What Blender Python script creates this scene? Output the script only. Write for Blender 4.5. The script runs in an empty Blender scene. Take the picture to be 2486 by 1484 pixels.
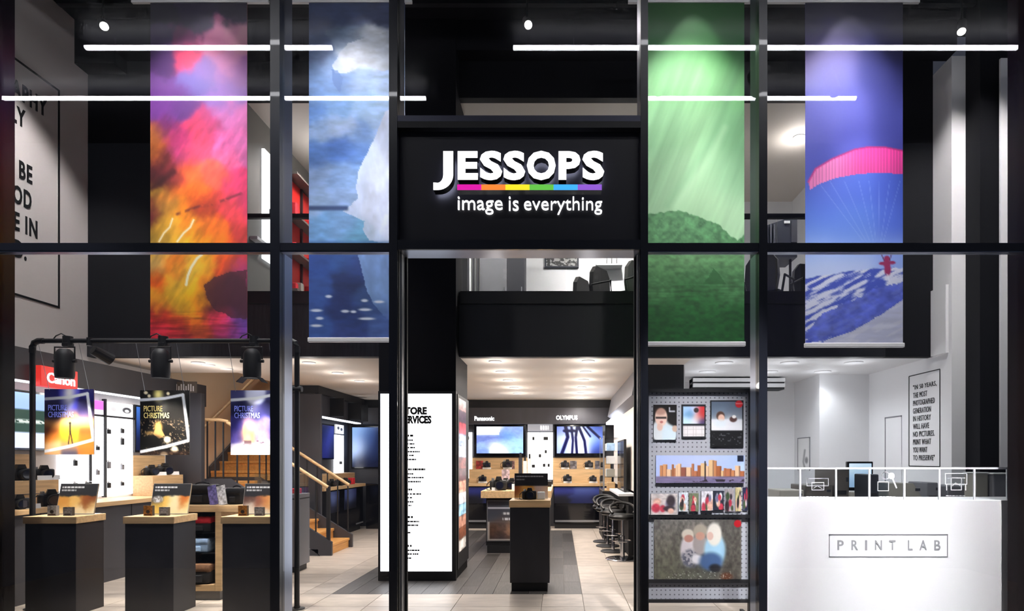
import bpy, bmesh, math, random
import numpy as np
from mathutils import Vector, Matrix

random.seed(7)
SC = bpy.context.scene
COL = SC.collection

# ------------------------------------------------------------------ camera
EYE = 1.5
FPX, PU, PV = 1500.0, 1360.0, 1116.0          # focal length in pixels, principal point of the shifted lens
cam_d = bpy.data.cameras.new('camera')
cam_d.sensor_fit = 'HORIZONTAL'
cam_d.sensor_width = 36.0
cam_d.lens = 36.0 * FPX / 2486.0
cam_d.shift_x = (1243.0 - PU) / 2486.0
cam_d.shift_y = (PV - 742.0) / 2486.0
cam_d.clip_end = 100
cam = bpy.data.objects.new('camera', cam_d)
cam.location = (0, 0, EYE)
cam.rotation_euler = (math.pi / 2, 0, 0)
COL.objects.link(cam)
SC.camera = cam

# ------------------------------------------------------------------ world, exposure
world = bpy.data.worlds.new('world')
SC.world = world
world.use_nodes = True
world.node_tree.nodes['Background'].inputs[0].default_value = (0.34, 0.37, 0.48, 1)
world.node_tree.nodes['Background'].inputs[1].default_value = 0.10
SC.view_settings.view_transform = 'Standard'
SC.view_settings.look = 'None'
SC.view_settings.exposure = 0.12
SC.view_settings.gamma = 1.0
SC.view_settings.use_curve_mapping = False
SC.cycles.use_denoising = True
SC.cycles.sample_clamp_indirect = 6.0
SC.cycles.max_bounces = 6
SC.cycles.diffuse_bounces = 4
SC.cycles.glossy_bounces = 2
SC.cycles.transmission_bounces = 2
SC.cycles.transparent_max_bounces = 10
SC.cycles.use_adaptive_sampling = True
SC.cycles.use_light_tree = False
SC.cycles.adaptive_threshold = 0.03
SC.cycles.adaptive_min_samples = 16

# light levels, tuned against the photograph
L_TUBE = 24.0        # radiance of the linear lamps of the mall
L_DOWN = 92.0        # watts of one ceiling downlight
L_DOWN_LAB = 36.0
L_DOWN_UP = 230.0
L_BANNER = 420.0     # watts of one banner spot
L_MALL = 900.0       # watts of one added mall spotlight
L_PAR = 150.0         # watts of one window spotlight

def XX(u, Y): return (u - PU) * Y / FPX
def ZZ(v, Y): return EYE - (v - PV) * Y / FPX

# ------------------------------------------------------------------ materials
def s2l(c):
    c = np.asarray(c, dtype=float) / 255.0
    return np.where(c <= 0.04045, c / 12.92, ((c + 0.055) / 1.055) ** 2.4)

def _new(name):
    m = bpy.data.materials.new(name)
    m.use_nodes = True
    nt = m.node_tree
    return m, nt, nt.nodes['Principled BSDF']

def mat(name, rgb, rough=0.5, metal=0.0, vary=0.08, scale=8.0, spec=0.5, stretch=(1, 1, 1), bump=0.0, coat=0.0):
    """plain colour with a soft procedural variation; rgb in 0..255 sRGB"""
    m, nt, b = _new(name)
    c = s2l(rgb)
    tc = nt.nodes.new('ShaderNodeTexCoord')
    mp = nt.nodes.new('ShaderNodeMapping'); mp.inputs['Scale'].default_value = stretch
    no = nt.nodes.new('ShaderNodeTexNoise'); no.inputs['Scale'].default_value = scale; no.inputs['Detail'].default_value = 4
    rp = nt.nodes.new('ShaderNodeValToRGB')
    rp.color_ramp.elements[0].position = 0.3; rp.color_ramp.elements[1].position = 0.7
    rp.color_ramp.elements[0].color = (*[x * (1 - vary) for x in c], 1)
    rp.color_ramp.elements[1].color = (*[min(1, x * (1 + vary)) for x in c], 1)
    nt.links.new(tc.outputs['Object'], mp.inputs[0]); nt.links.new(mp.outputs[0], no.inputs[0])
    nt.links.new(no.outputs[0], rp.inputs[0]); nt.links.new(rp.outputs[0], b.inputs['Base Color'])
    b.inputs['Roughness'].default_value = rough
    b.inputs['Metallic'].default_value = metal
    b.inputs['Specular IOR Level'].default_value = spec
    b.inputs['Coat Weight'].default_value = coat
    if bump:
        bn = nt.nodes.new('ShaderNodeBump'); bn.inputs['Strength'].default_value = bump
        nt.links.new(no.outputs[0], bn.inputs['Height']); nt.links.new(bn.outputs[0], b.inputs['Normal'])
    return m

def mat_emit(name, rgb, strength, lights=False):
    m, nt, b = _new(name)
    c = s2l(rgb)
    b.inputs['Base Color'].default_value = (*c, 1)
    b.inputs['Emission Color'].default_value = (*c, 1)
    b.inputs['Emission Strength'].default_value = strength
    b.inputs['Roughness'].default_value = 0.4
    if not lights: m.cycles.emission_sampling = 'NONE'
    return m

def mat_glass(name, tint=(1, 1, 1), ior=1.5, rough=0.0):
    m = bpy.data.materials.new(name); m.use_nodes = True
    nt = m.node_tree; nt.nodes.clear()
    out = nt.nodes.new('ShaderNodeOutputMaterial')
    fr = nt.nodes.new('ShaderNodeFresnel')
    ge = nt.nodes.new('ShaderNodeNewGeometry'); mi = nt.nodes.new('ShaderNodeMix')     # same reflectance on both faces of the pane
    mi.inputs['A'].default_value = ior; mi.inputs['B'].default_value = 1/ior
    nt.links.new(ge.outputs['Backfacing'], mi.inputs['Factor']); nt.links.new(mi.outputs['Result'], fr.inputs[0])
    tr = nt.nodes.new('ShaderNodeBsdfTransparent'); tr.inputs[0].default_value = (*tint, 1)
    gl = nt.nodes.new('ShaderNodeBsdfGlossy'); gl.inputs['Roughness'].default_value = rough
    mx = nt.nodes.new('ShaderNodeMixShader')
    nt.links.new(fr.outputs[0], mx.inputs[0]); nt.links.new(tr.outputs[0], mx.inputs[1]); nt.links.new(gl.outputs[0], mx.inputs[2])
    nt.links.new(mx.outputs[0], out.inputs[0])
    return m

def mat_print(name, rough=0.45, emit=0.0):
    """flat print or screen: the colours of the picture are stored on the mesh"""
    m, nt, b = _new(name)
    at = nt.nodes.new('ShaderNodeAttribute'); at.attribute_name = 'print'
    nt.links.new(at.outputs['Color'], b.inputs['Base Color'])
    b.inputs['Roughness'].default_value = rough
    if emit:
        nt.links.new(at.outputs['Color'], b.inputs['Emission Color'])
        b.inputs['Emission Strength'].default_value = emit
        m.cycles.emission_sampling = 'NONE'
    return m

def mat_wood(name, rgb, axis='X', rough=0.45, depth=0.22):
    m, nt, b = _new(name)
    c = s2l(rgb)
    tc = nt.nodes.new('ShaderNodeTexCoord'); mp = nt.nodes.new('ShaderNodeMapping')
    mp.inputs['Scale'].default_value = {'X': (1.2, 14, 14), 'Y': (14, 1.2, 14), 'Z': (14, 14, 1.2)}[axis]
    no = nt.nodes.new('ShaderNodeTexNoise'); no.inputs['Scale'].default_value = 2.5; no.inputs['Detail'].default_value = 6
    rp = nt.nodes.new('ShaderNodeValToRGB')
    rp.color_ramp.elements[0].position = 0.3; rp.color_ramp.elements[1].position = 0.72
    rp.color_ramp.elements[0].color = (*[x * (1 - depth) for x in c], 1)
    rp.color_ramp.elements[1].color = (*[min(1, x * (1 + depth * .6)) for x in c], 1)
    nt.links.new(tc.outputs['Object'], mp.inputs[0]); nt.links.new(mp.outputs[0], no.inputs[0])
    nt.links.new(no.outputs[0], rp.inputs[0]); nt.links.new(rp.outputs[0], b.inputs['Base Color'])
    b.inputs['Roughness'].default_value = rough
    return m

def mat_tile(name, rgb, vary=0.18, rough=0.38, scale=2.2, stretch=(1, 2.4, 1)):
    """stone-look floor tile, each piece a little different"""
    m, nt, b = _new(name)
    c = s2l(rgb)
    oi = nt.nodes.new('ShaderNodeObjectInfo')
    tc = nt.nodes.new('ShaderNodeTexCoord'); mp = nt.nodes.new('ShaderNodeMapping'); mp.inputs['Scale'].default_value = stretch
    ad = nt.nodes.new('ShaderNodeVectorMath'); ad.operation = 'ADD'
    sc = nt.nodes.new('ShaderNodeVectorMath'); sc.operation = 'SCALE'; sc.inputs[0].default_value = (37, 21, 11)
    nt.links.new(oi.outputs['Random'], sc.inputs['Scale'])
    nt.links.new(tc.outputs['Object'], mp.inputs[0]); nt.links.new(mp.outputs[0], ad.inputs[0]); nt.links.new(sc.outputs[0], ad.inputs[1])
    no = nt.nodes.new('ShaderNodeTexNoise'); no.inputs['Scale'].default_value = scale; no.inputs['Detail'].default_value = 8; no.inputs['Roughness'].default_value = 0.62
    nt.links.new(ad.outputs[0], no.inputs[0])
    rp = nt.nodes.new('ShaderNodeValToRGB')
    rp.color_ramp.elements[0].position = 0.28; rp.color_ramp.elements[1].position = 0.74
    rp.color_ramp.elements[0].color = (*[x * (1 - vary) for x in c], 1)
    rp.color_ramp.elements[1].color = (*[min(1, x * (1 + vary)) for x in c], 1)
    nt.links.new(no.outputs[0], rp.inputs[0])
    mr = nt.nodes.new('ShaderNodeMapRange'); mr.inputs['To Min'].default_value = 1-vary*.7; mr.inputs['To Max'].default_value = 1+vary*.7
    ms = nt.nodes.new('ShaderNodeVectorMath'); ms.operation = 'SCALE'
    nt.links.new(oi.outputs['Random'], mr.inputs['Value']); nt.links.new(rp.outputs[0], ms.inputs[0]); nt.links.new(mr.outputs[0], ms.inputs['Scale'])
    nt.links.new(ms.outputs[0], b.inputs['Base Color'])
    b.inputs['Roughness'].default_value = rough
    return m

def mat_peg(name, rgb, pitch=0.042):
    """perforated board: small dark holes on a grid"""
    m, nt, b = _new(name)
    c = s2l(rgb)
    tc = nt.nodes.new('ShaderNodeTexCoord')
    sc = nt.nodes.new('ShaderNodeVectorMath'); sc.operation = 'SCALE'; sc.inputs['Scale'].default_value = 1 / pitch
    fr = nt.nodes.new('ShaderNodeVectorMath'); fr.operation = 'FRACTION'
    sp = nt.nodes.new('ShaderNodeSeparateXYZ')
    nt.links.new(tc.outputs['Object'], sc.inputs[0]); nt.links.new(sc.outputs[0], fr.inputs[0]); nt.links.new(fr.outputs[0], sp.inputs[0])
    def math_(op, a, bb=None):
        n = nt.nodes.new('ShaderNodeMath'); n.operation = op
        for i, q in enumerate((a, bb)):
            if q is None: continue
            if isinstance(q, (int, float)): n.inputs[i].default_value = q
            else: nt.links.new(q, n.inputs[i])
        return n.outputs[0]
    dx = math_('SUBTRACT', sp.outputs['X'], 0.5); dz = math_('SUBTRACT', sp.outputs['Z'], 0.5)
    d2 = math_('ADD', math_('MULTIPLY', dx, dx), math_('MULTIPLY', dz, dz))
    hole = math_('LESS_THAN', d2, 0.028)
    mx = nt.nodes.new('ShaderNodeMix'); mx.data_type = 'RGBA'
    mx.inputs['A'].default_value = (*c, 1); mx.inputs['B'].default_value = (*(c * .3), 1)
    nt.links.new(hole, mx.inputs['Factor']); nt.links.new(mx.outputs['Result'], b.inputs['Base Color'])
    b.inputs['Roughness'].default_value = 0.55
    return m

M = dict(
    frame=mat('black_frame', (22, 25, 36), .32, .0, .06, coat=.3),
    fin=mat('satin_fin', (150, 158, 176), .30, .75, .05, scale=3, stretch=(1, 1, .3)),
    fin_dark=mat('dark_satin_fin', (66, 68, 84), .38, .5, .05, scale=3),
    alu=mat('brushed_aluminium', (188, 190, 195), .32, .8, .05, scale=4),
    chrome=mat('chrome', (215, 215, 220), .12, 1.0, .02),
    signpanel=mat('sign_panel', (22, 22, 32), .5, 0, .15, scale=2),
    black=mat('matt_black', (20, 20, 24), .55, 0, .1),
    blackgloss=mat('gloss_black', (14, 14, 20), .12, 0, .08, coat=.5),
    blackvoid=mat('black_paint', (8, 8, 14), .7, 0, .1, scale=3, spec=.2),
    ink=mat('black_ink', (14, 14, 16), .6, 0, .05),
    darkwall=mat('dark_panel', (16, 18, 26), .6, 0, .12, scale=3, stretch=(6, 6, .4)),
    slat=mat_wood('dark_slatted_panel', (38, 38, 44), 'Z', .6, .5),
    charcoal=mat('charcoal_laminate', (62, 62, 68), .5, 0, .1, scale=5, stretch=(1, 1, .25)),
    plinth=mat('charcoal_plinth', (36, 36, 42), .42, 0, .16, scale=6, stretch=(1, 1, .5)),
    plinthgrey=mat('grey_plinth_base', (110, 108, 106), .5, 0, .06),
    white=mat('white_paint', (236, 236, 238), .6, 0, .015, scale=2),
    whitesatin=mat('white_laminate', (240, 240, 242), .35, 0, .01, scale=2),
    warmwhite=mat('warm_white_ceiling', (238, 229, 220), .7, 0, .015, scale=2),
    greywall=mat('grey_wall', (140, 138, 134), .65, 0, .05, scale=2),
    upwall=mat('dark_grey_wall', (112, 110, 106), .65, 0, .05, scale=2),
    quotewall=mat('quote_wall_paint', (214, 208, 206), .65, 0, .02, scale=2),
    beige=mat('beige_wall', (236, 206, 172), .65, 0, .03, scale=2),
    wood=mat_wood('light_oak', (214, 178, 132), 'X'),
    wood_y=mat_wood('light_oak_along', (214, 178, 132), 'Y'),
    treadwood=mat_wood('honey_oak', (216, 158, 88), 'Y'),
    tile=mat_tile('stone_tile', (188, 176, 164), .20),
    grout=mat('grout', (150, 142, 132), .8, 0, .05),
    plank=mat_tile('grey_plank', (74, 70, 68), .6, .42, 5.0, (7, .8, 1)),
    peg=mat_peg('perforated_board', (168, 170, 178)),
    glass=mat_glass('shop_glass', (.985, .99, 1.0)),
    clear=mat_glass('clear_acrylic', (.96, .98, .99), 1.45),
    lightbox=mat_emit('lightbox_white', (250, 251, 255), 2.2, True),
    panelglow=mat_emit('backlit_panel', (252, 253, 255), 2.6, True),
    strip=mat_emit('led_strip', (240, 245, 255), 4.0, True),
    lampface=mat_emit('lamp_face', (255, 250, 240), 14.0),
    downface=mat_emit('downlight_face', (255, 248, 238), 6.0),
    tube=mat_emit('linear_lamp', (250, 250, 255), L_TUBE, True),
    letterface=mat_emit('letter_face', (255, 255, 255), 1.7),
    letterback=mat_emit('letter_back', (225, 228, 255), 6.0, True),
    printm=mat_print('printed_picture'),
    bannerm=mat_print('banner_print', .6),
    screen=mat_print('lit_screen', .2, 1.0),
    backlit=mat_print('backlit_print', .3, .9),
    red=mat('red_plastic', (200, 40, 36), .4, 0, .05),
    redglow=mat_emit('lit_red_sign', (226, 52, 44), .75),
    canonwhite=mat_emit('lit_white_lettering', (255, 255, 255), 1.1),
    bagblack=mat('black_nylon', (26, 26, 30), .75, 0, .25, scale=40, bump=.2),
    bagbrown=mat('brown_canvas', (120, 84, 58), .8, 0, .2, scale=40, bump=.2),
    bagred=mat('red_nylon', (226, 44, 58), .6, 0, .12, scale=30),
    bagblue=mat('pale_blue_pack', (170, 200, 240), .5, 0, .25, scale=14),
    leather=mat('black_leather', (20, 19, 20), .4, 0, .15, scale=30),
    beigebox=mat('beige_machine', (168, 164, 154), .5, 0, .04),
    greybox=mat('grey_machine', (128, 128, 134), .5, 0, .04),
    brownbox=mat('taupe_machine', (104, 98, 92), .5, 0, .05),
    darkbox=mat('dark_machine', (44, 48, 58), .45, 0, .06),
    ticket=mat('white_card', (240, 240, 240), .5, 0, .01),
    lens=mat('lens_glass', (26, 28, 44), .06, 0, .1, coat=1),
    camera=mat('camera_body', (22, 22, 24), .5, 0, .15, scale=60),
    silvercam=mat('silver_body', (170, 170, 172), .35, .6, .05),
    cardprint=mat('grey_lettering', (150, 150, 154), .5, 0, .03),
    whiteline=mat('white_vinyl', (245, 245, 248), .5, 0, .01),
    redwall=mat('dark_red_pillar', (22, 8, 11), .5, 0, .3, spec=.1, scale=2, stretch=(1, 1, .3)),
    pillar=mat('dark_pillar', (9, 8, 14), .3, 0, .3, scale=2, stretch=(1, 1, .3), spec=.3),
    blueglass=mat('blue_gloss_front', (18, 24, 58), .12, 0, .3, scale=2, coat=.6),
)
# ------------------------------------------------------------------ mesh helpers
class MB:
    def __init__(s): s.v, s.f = [], []
    def add(s, vs, fs):
        o = len(s.v); s.v += [tuple(p) for p in vs]; s.f += [tuple(i + o for i in f) for f in fs]; return s
    def box(s, x0, x1, y0, y1, z0, z1):
        if x0 > x1: x0, x1 = x1, x0
        if y0 > y1: y0, y1 = y1, y0
        if z0 > z1: z0, z1 = z1, z0
        return s.add([(x0,y0,z0),(x1,y0,z0),(x1,y1,z0),(x0,y1,z0),(x0,y0,z1),(x1,y0,z1),(x1,y1,z1),(x0,y1,z1)],
                     [(0,3,2,1),(4,5,6,7),(0,1,5,4),(1,2,6,5),(2,3,7,6),(3,0,4,7)])
    def bbox(s, x0, x1, y0, y1, z0, z1, r=.006):
        """box with bevelled edges"""
        bm = bmesh.new(); t = MB().box(x0, x1, y0, y1, z0, z1)
        vs = [bm.verts.new(p) for p in t.v]
        for f in t.f: bm.faces.new([vs[i] for i in f])
        bmesh.ops.bevel(bm, geom=list(bm.edges), offset=r, segments=2, affect='EDGES', profile=.5)
        bm.verts.index_update()
        s.add([v.co[:] for v in bm.verts], [[v.index for v in f.verts] for f in bm.faces]); bm.free(); return s
    def cyl(s, p0, p1, r0, r1=None, n=14, cap=True):
        r1 = r0 if r1 is None else r1
        p0, p1 = Vector(p0), Vector(p1); d = (p1 - p0).normalized()
        a = Vector((0, 0, 1)) if abs(d.z) < .9 else Vector((1, 0, 0))
        e1 = d.cross(a).normalized(); e2 = d.cross(e1)
        vs, fs = [], []
        for p, r in ((p0, r0), (p1, r1)):
            for k in range(n):
                t = 2 * math.pi * k / n; vs.append(p + e1 * math.cos(t) * r + e2 * math.sin(t) * r)
        for k in range(n): fs.append((k, n + k, n + (k + 1) % n, (k + 1) % n))
        if cap: fs += [tuple(range(n)), tuple(reversed(range(n, 2 * n)))]
        return s.add(vs, fs)
    def tube(s, path, r, n=10):
        P = [Vector(p) for p in path]; rings = []
        for i, p in enumerate(P):
            d = (P[min(i + 1, len(P) - 1)] - P[max(i - 1, 0)]).normalized()
            a = Vector((0, 0, 1)) if abs(d.z) < .9 else Vector((0, 1, 0))
            e1 = d.cross(a).normalized(); e2 = d.cross(e1)
            rings.append([p + e1 * math.cos(2*math.pi*k/n) * r + e2 * math.sin(2*math.pi*k/n) * r for k in range(n)])
        vs = [q for R in rings for q in R]; fs = []
        for i in range(len(P) - 1):
            for k in range(n):
                a, b = i * n + k, i * n + (k + 1) % n
                fs.append((a, b, b + n, a + n))
        fs += [tuple(reversed(range(n))), tuple(range((len(P)-1)*n, len(P)*n))]
        return s.add(vs, fs)
    def lathe(s, prof, c=(0, 0, 0), n=20):
        c = Vector(c); vs, fs = [], []
        for r, z in prof:
            for k in range(n):
                t = 2*math.pi*k/n; vs.append(c + Vector((math.cos(t)*r, math.sin(t)*r, z)))
        for i in range(len(prof)-1):
            for k in range(n):
                a, b = i*n+k, i*n+(k+1) % n
                fs.append((a, b, b+n, a+n))
        fs += [tuple(reversed(range(n))), tuple(range((len(prof)-1)*n, len(prof)*n))]
        return s.add(vs, fs)
    def prism(s, poly, a0, a1, axis='Y'):
        """extrude a 2D polygon; axis Y: poly=(x,z); axis X: poly=(y,z); axis Z: poly=(x,y)"""
        n = len(poly)
        f = {'Y': lambda p, a: (p[0], a, p[1]), 'X': lambda p, a: (a, p[0], p[1]), 'Z': lambda p, a: (p[0], p[1], a)}[axis]
        vs = [f(p, a0) for p in poly] + [f(p, a1) for p in poly]
        fs = [tuple(range(n)), tuple(reversed(range(n, 2*n)))] + [(k, k+n, (k+1) % n+n, (k+1) % n) for k in range(n)]
        return s.add(vs, fs)
    def ball(s, c, rx, ry, rz, n=14, m=9):
        c = Vector(c); vs, fs = [], []
        for i in range(m+1):
            ph = math.pi*i/m
            for k in range(n):
                t = 2*math.pi*k/n
                vs.append(c + Vector((rx*math.sin(ph)*math.cos(t), ry*math.sin(ph)*math.sin(t), rz*math.cos(ph))))
        for i in range(m):
            for k in range(n):
                a, b = i*n+k, i*n+(k+1) % n
                fs.append((a, a+n, b+n, b))
        return s.add(vs, fs)
    def mesh(s, name, off=(0, 0, 0)):
        me = bpy.data.meshes.new(name)
        me.from_pydata([(x-off[0], y-off[1], z-off[2]) for x, y, z in s.v], [], s.f)
        bm = bmesh.new(); bm.from_mesh(me)
        bmesh.ops.recalc_face_normals(bm, faces=bm.faces); bm.to_mesh(me); bm.free()
        return me
    def build(s, name, m, parent=None, smooth=False):
        """one mesh object; coordinates are world when the parent is unrotated (its position is subtracted)"""
        off = wloc(parent) if parent else center_base(s.v)
        me = s.mesh(name, off)
        if smooth: shade(me)
        me.materials.append(M[m] if isinstance(m, str) else m)
        o = bpy.data.objects.new(name, me); COL.objects.link(o)
        if parent: o.parent = parent
        else: o.location = off
        return o

def shade(me):
    for p in me.polygons: p.use_smooth = True
    try: me.set_sharp_from_angle(angle=math.radians(40))
    except Exception: pass

def wloc(o):
    l = Vector((0, 0, 0))
    while o is not None:
        l += o.location; o = o.parent
    return l
def center_base(v):
    a = np.array(v); lo, hi = a.min(0), a.max(0)
    return Vector(((lo[0]+hi[0])/2, (lo[1]+hi[1])/2, lo[2]))

def tag(o, label=None, cat=None, group=None, kind=None):
    if label: o['label'] = label
    if cat: o['category'] = cat
    if group: o['group'] = group
    if kind: o['kind'] = kind
    return o
def thing(name, label, cat, loc=(0, 0, 0), rz=0, group=None, kind=None):
    o = bpy.data.objects.new(name, None); o.empty_display_size = .1
    COL.objects.link(o); o.location = loc; o.rotation_euler = (0, 0, rz)
    return tag(o, label, cat, group, kind)
def struct(name, mb, m, label=None, parent=None):
    o = mb.build(name, m, parent)
    if parent is None: tag(o, label, None, None, 'structure')
    return o
def copy_tree(o, parent=None):
    c = o.copy(); COL.objects.link(c); c.parent = parent
    for ch in list(o.children): copy_tree(ch, c)
    return c

# ------------------------------------------------------------------ lettering
_tc = {}
def text_mesh(body, size=1.0, bold=0.0, extrude=0.0, align='LEFT', space=1.0):
    key = (body, size, bold, extrude, align, space)
    if key not in _tc:
        cu = bpy.data.curves.new('lettering', 'FONT'); cu.body = body; cu.size = size
        cu.offset = bold; cu.extrude = extrude; cu.align_x = align; cu.resolution_u = 3; cu.space_character = space
        ob = bpy.data.objects.new('lettering', cu)
        me = bpy.data.meshes.new_from_object(ob)
        v = [tuple(p.co) for p in me.vertices]; f = [tuple(p.vertices) for p in me.polygons]
        bpy.data.objects.remove(ob); bpy.data.meshes.remove(me)
        _tc[key] = (v, f)
    return _tc[key]
def text_fit(mb, body, x0, x1, z0, z1, place, bold=0.0, depth=.004, space=1.0):
    """lettering stretched into the box x0..x1, z0..z1 and sent to the world by place(x, z, d); d runs 0..depth toward the reader"""
    v, f = text_mesh(body, 1.0, bold, .5, 'LEFT', space)
    a = np.array(v); lo, hi = a.min(0), a.max(0)
    vs = [place(x0 + (p[0]-lo[0])/(hi[0]-lo[0])*(x1-x0), z0 + (p[1]-lo[1])/(hi[1]-lo[1])*(z1-z0), (p[2]+.5)*depth) for p in v]
    mb.add(vs, f)
def front(Y): return lambda x, z, d: (x, Y - d, z)

# ------------------------------------------------------------------ painting prints on a mesh grid
_rs = np.random.RandomState(3)
_perm = _rs.rand(64, 64)
def vnoise(x, y):
    xi, yi = np.floor(x).astype(int), np.floor(y).astype(int); xf, yf = x-xi, y-yi
    xf = xf*xf*(3-2*xf); yf = yf*yf*(3-2*yf)
    g = lambda a, b: _perm[a % 64, b % 64]
    return (g(xi,yi)*(1-xf)+g(xi+1,yi)*xf)*(1-yf)+(g(xi,yi+1)*(1-xf)+g(xi+1,yi+1)*xf)*yf
def fbm(x, y, o=4):
    s, a, t = 0, .5, 0
    for k in range(o):
        s = s+a*vnoise(x*2**k+17*k, y*2**k+9*k); t += a; a *= .5
    return s/t
def rbf(pts, x, y, sig):
    P = np.array([[p[0], p[1]] for p in pts], float); C = np.array([p[2] for p in pts], float)
    d2 = (x[..., None]-P[:, 0])**2+(y[..., None]-P[:, 1])**2
    w = np.exp(-d2/(2*sig*sig))+1e-7/(1+d2/sig**2)
    return (w@C)/w.sum(-1)[..., None]
def blend(img, m, c):
    m = np.clip(m, 0, 1)[..., None]
    return img*(1-m)+np.asarray(c, float)*m
def sm(a, b, t):
    q = np.clip((t-a)/(b-a), 0, 1); return q*q*(3-2*q)
def ell(x, y, cx, cy, rx, ry, soft=.25):
    d = np.sqrt(((x-cx)/rx)**2+((y-cy)/ry)**2); return 1-sm(1-soft, 1+soft, d)
def rect(x, y, x0, x1, y0, y1, s=1.0):
    return sm(x0-s, x0+s, x)*(1-sm(x1-s, x1+s, x))*sm(y0-s, y0+s, y)*(1-sm(y1-s, y1+s, y))
def seg(x, y, path, w, soft=1.0):
    best = np.full(x.shape, 1e9)
    for (ax, ay), (bx, by) in zip(path[:-1], path[1:]):
        dx, dy = bx-ax, by-ay; t = np.clip(((x-ax)*dx+(y-ay)*dy)/(dx*dx+dy*dy+1e-9), 0, 1)
        best = np.minimum(best, np.hypot(x-ax-t*dx, y-ay-t*dy))
    return 1-sm(w-soft, w+soft, best)
def poly(x, y, pts):
    ins = np.zeros(x.shape, bool); n = len(pts)
    for i in range(n):
        (x1, y1), (x2, y2) = pts[i], pts[(i+1) % n]
        c = ((y1 > y) != (y2 > y)) & (x < (x2-x1)*(y-y1)/(y2-y1+1e-12)+x1)
        ins ^= c
    return ins.astype(float)

def panel_mesh(name, w, h, nx, ny, fn, box, thick=.006, edge=None):
    """upright printed panel, centred in x, bottom at z=0, picture on the -Y side at y=0, body behind it.
    fn(u, v) gets picture coordinates running over box=(u0, u1, v0, v1) and returns sRGB 0..255"""
    u0, u1, v0, v1 = box
    gx = np.linspace(0, 1, nx+1); gy = np.linspace(0, 1, ny+1)
    A, B = np.meshgrid(gx, gy)                       # B runs downward
    rgb = np.clip(fn(u0+A*(u1-u0), v0+B*(v1-v0)), 0, 255)
    lin = s2l(rgb).reshape(-1, 3)
    vs = [((a-.5)*w, 0.0, (1-b)*h) for b in gy for a in gx]
    W = nx+1
    fs = [(j*W+i, (j+1)*W+i, (j+1)*W+i+1, j*W+i+1) for j in range(ny) for i in range(nx)]
    n0 = len(vs); q = w/2
    vs += [(-q,0,0),(q,0,0),(q,0,h),(-q,0,h),(-q,thick,0),(q,thick,0),(q,thick,h),(-q,thick,h)]
    fs += [tuple(n0+k for k in f) for f in ((4,7,6,5),(0,4,5,1),(1,5,6,2),(2,6,7,3),(3,7,4,0))]
    me = bpy.data.meshes.new(name); me.from_pydata(vs, [], fs)
    at = me.color_attributes.new('print', 'FLOAT_COLOR', 'POINT')
    ec = s2l(edge) if edge is not None else lin.mean(0)
    allc = np.ones((len(vs), 4)); allc[:n0, :3] = lin; allc[n0:, :3] = ec
    at.data.foreach_set('color', allc.ravel())
    return me
def panel(name, x0, x1, z0, z1, Y, fn, box, parent=None, m='printm', cell=2.2, thick=.006, edge=None, tilt=0):
    """printed panel facing the street in world coordinates"""
    w, h = x1-x0, z1-z0
    nx = max(4, int(abs(box[1]-box[0])/cell)); ny = max(4, int(abs(box[3]-box[2])/cell))
    me = panel_mesh(name, w, h, nx, ny, fn, box, thick, edge)
    me.materials.append(M[m])
    o = bpy.data.objects.new(name, me); COL.objects.link(o)
    p = Vector(((x0+x1)/2, Y, z0))
    o.rotation_euler = (tilt, 0, 0)
    if parent: o.parent = parent; o.location = p-wloc(parent)
    else: o.location = p
    return o
def side_panel(name, X, y0, y1, z0, z1, fn, box, parent=None, m='printm', cell=2.2, thick=.006, face=1):
    """printed panel on a side wall; face=+1 looks toward +X (reads from near to far), -1 looks toward -X"""
    me = panel_mesh(name, abs(y1-y0), z1-z0, max(4, int(abs(box[1]-box[0])/cell)), max(4, int(abs(box[3]-box[2])/cell)), fn, box, thick)
    me.materials.append(M[m])
    o = bpy.data.objects.new(name, me); COL.objects.link(o)
    p = Vector((X, (y0+y1)/2, z0)); o.rotation_euler = (0, 0, math.pi/2*face)
    if parent: o.parent = parent; o.location = p-wloc(parent)
    else: o.location = p
    return o
def PX(u0, u1, v0, v1, Y): return XX(u0, Y), XX(u1, Y), ZZ(v1, Y), ZZ(v0, Y)

# ------------------------------------------------------------------ lamps
def spot_light(parent, loc, aim, watts, size, blend_=.5, radius=.05, rgb=(1, .95, .88)):
    d = bpy.data.lights.new('light', 'SPOT'); d.energy = watts; d.spot_size = math.radians(size); d.spot_blend = blend_
    d.shadow_soft_size = radius; d.color = rgb
    o = bpy.data.objects.new('light', d); COL.objects.link(o); o.parent = parent
    o.location = Vector(loc)-wloc(parent)
    o.rotation_euler = (Vector(aim)-Vector(loc)).to_track_quat('-Z', 'Y').to_euler()
    return o
def downlight(x, y, z, watts, label, group, rgb=(1, .93, .86), r=.075, size=150, ceiling_fill=.04):
    t = thing('downlight', label, 'downlight', (x, y, z), 0, group)
    MB().lathe([(r*.86, -.012), (r*1.12, -.012), (r*1.2, 0), (r*.86, 0)], (x, y, z-.001), 20).build('trim_ring', 'whitesatin', t)
    MB().cyl((x, y, z-.008), (x, y, z-.003), r*.86, n=24).build('lamp_face', 'downface', t)
    spot_light(t, (x, y, z-.03), (x, y, z-2), watts*.9, size, .7, r, rgb)
    d = bpy.data.lights.new('ceiling_fill', 'POINT'); d.energy = watts*ceiling_fill; d.shadow_soft_size = .06; d.color = rgb
    o = bpy.data.objects.new('ceiling_fill', d); COL.objects.link(o); o.parent = t; o.location = (0, 0, -.22)  # extra point light added below the fixture to brighten the ceiling
    return t
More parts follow.
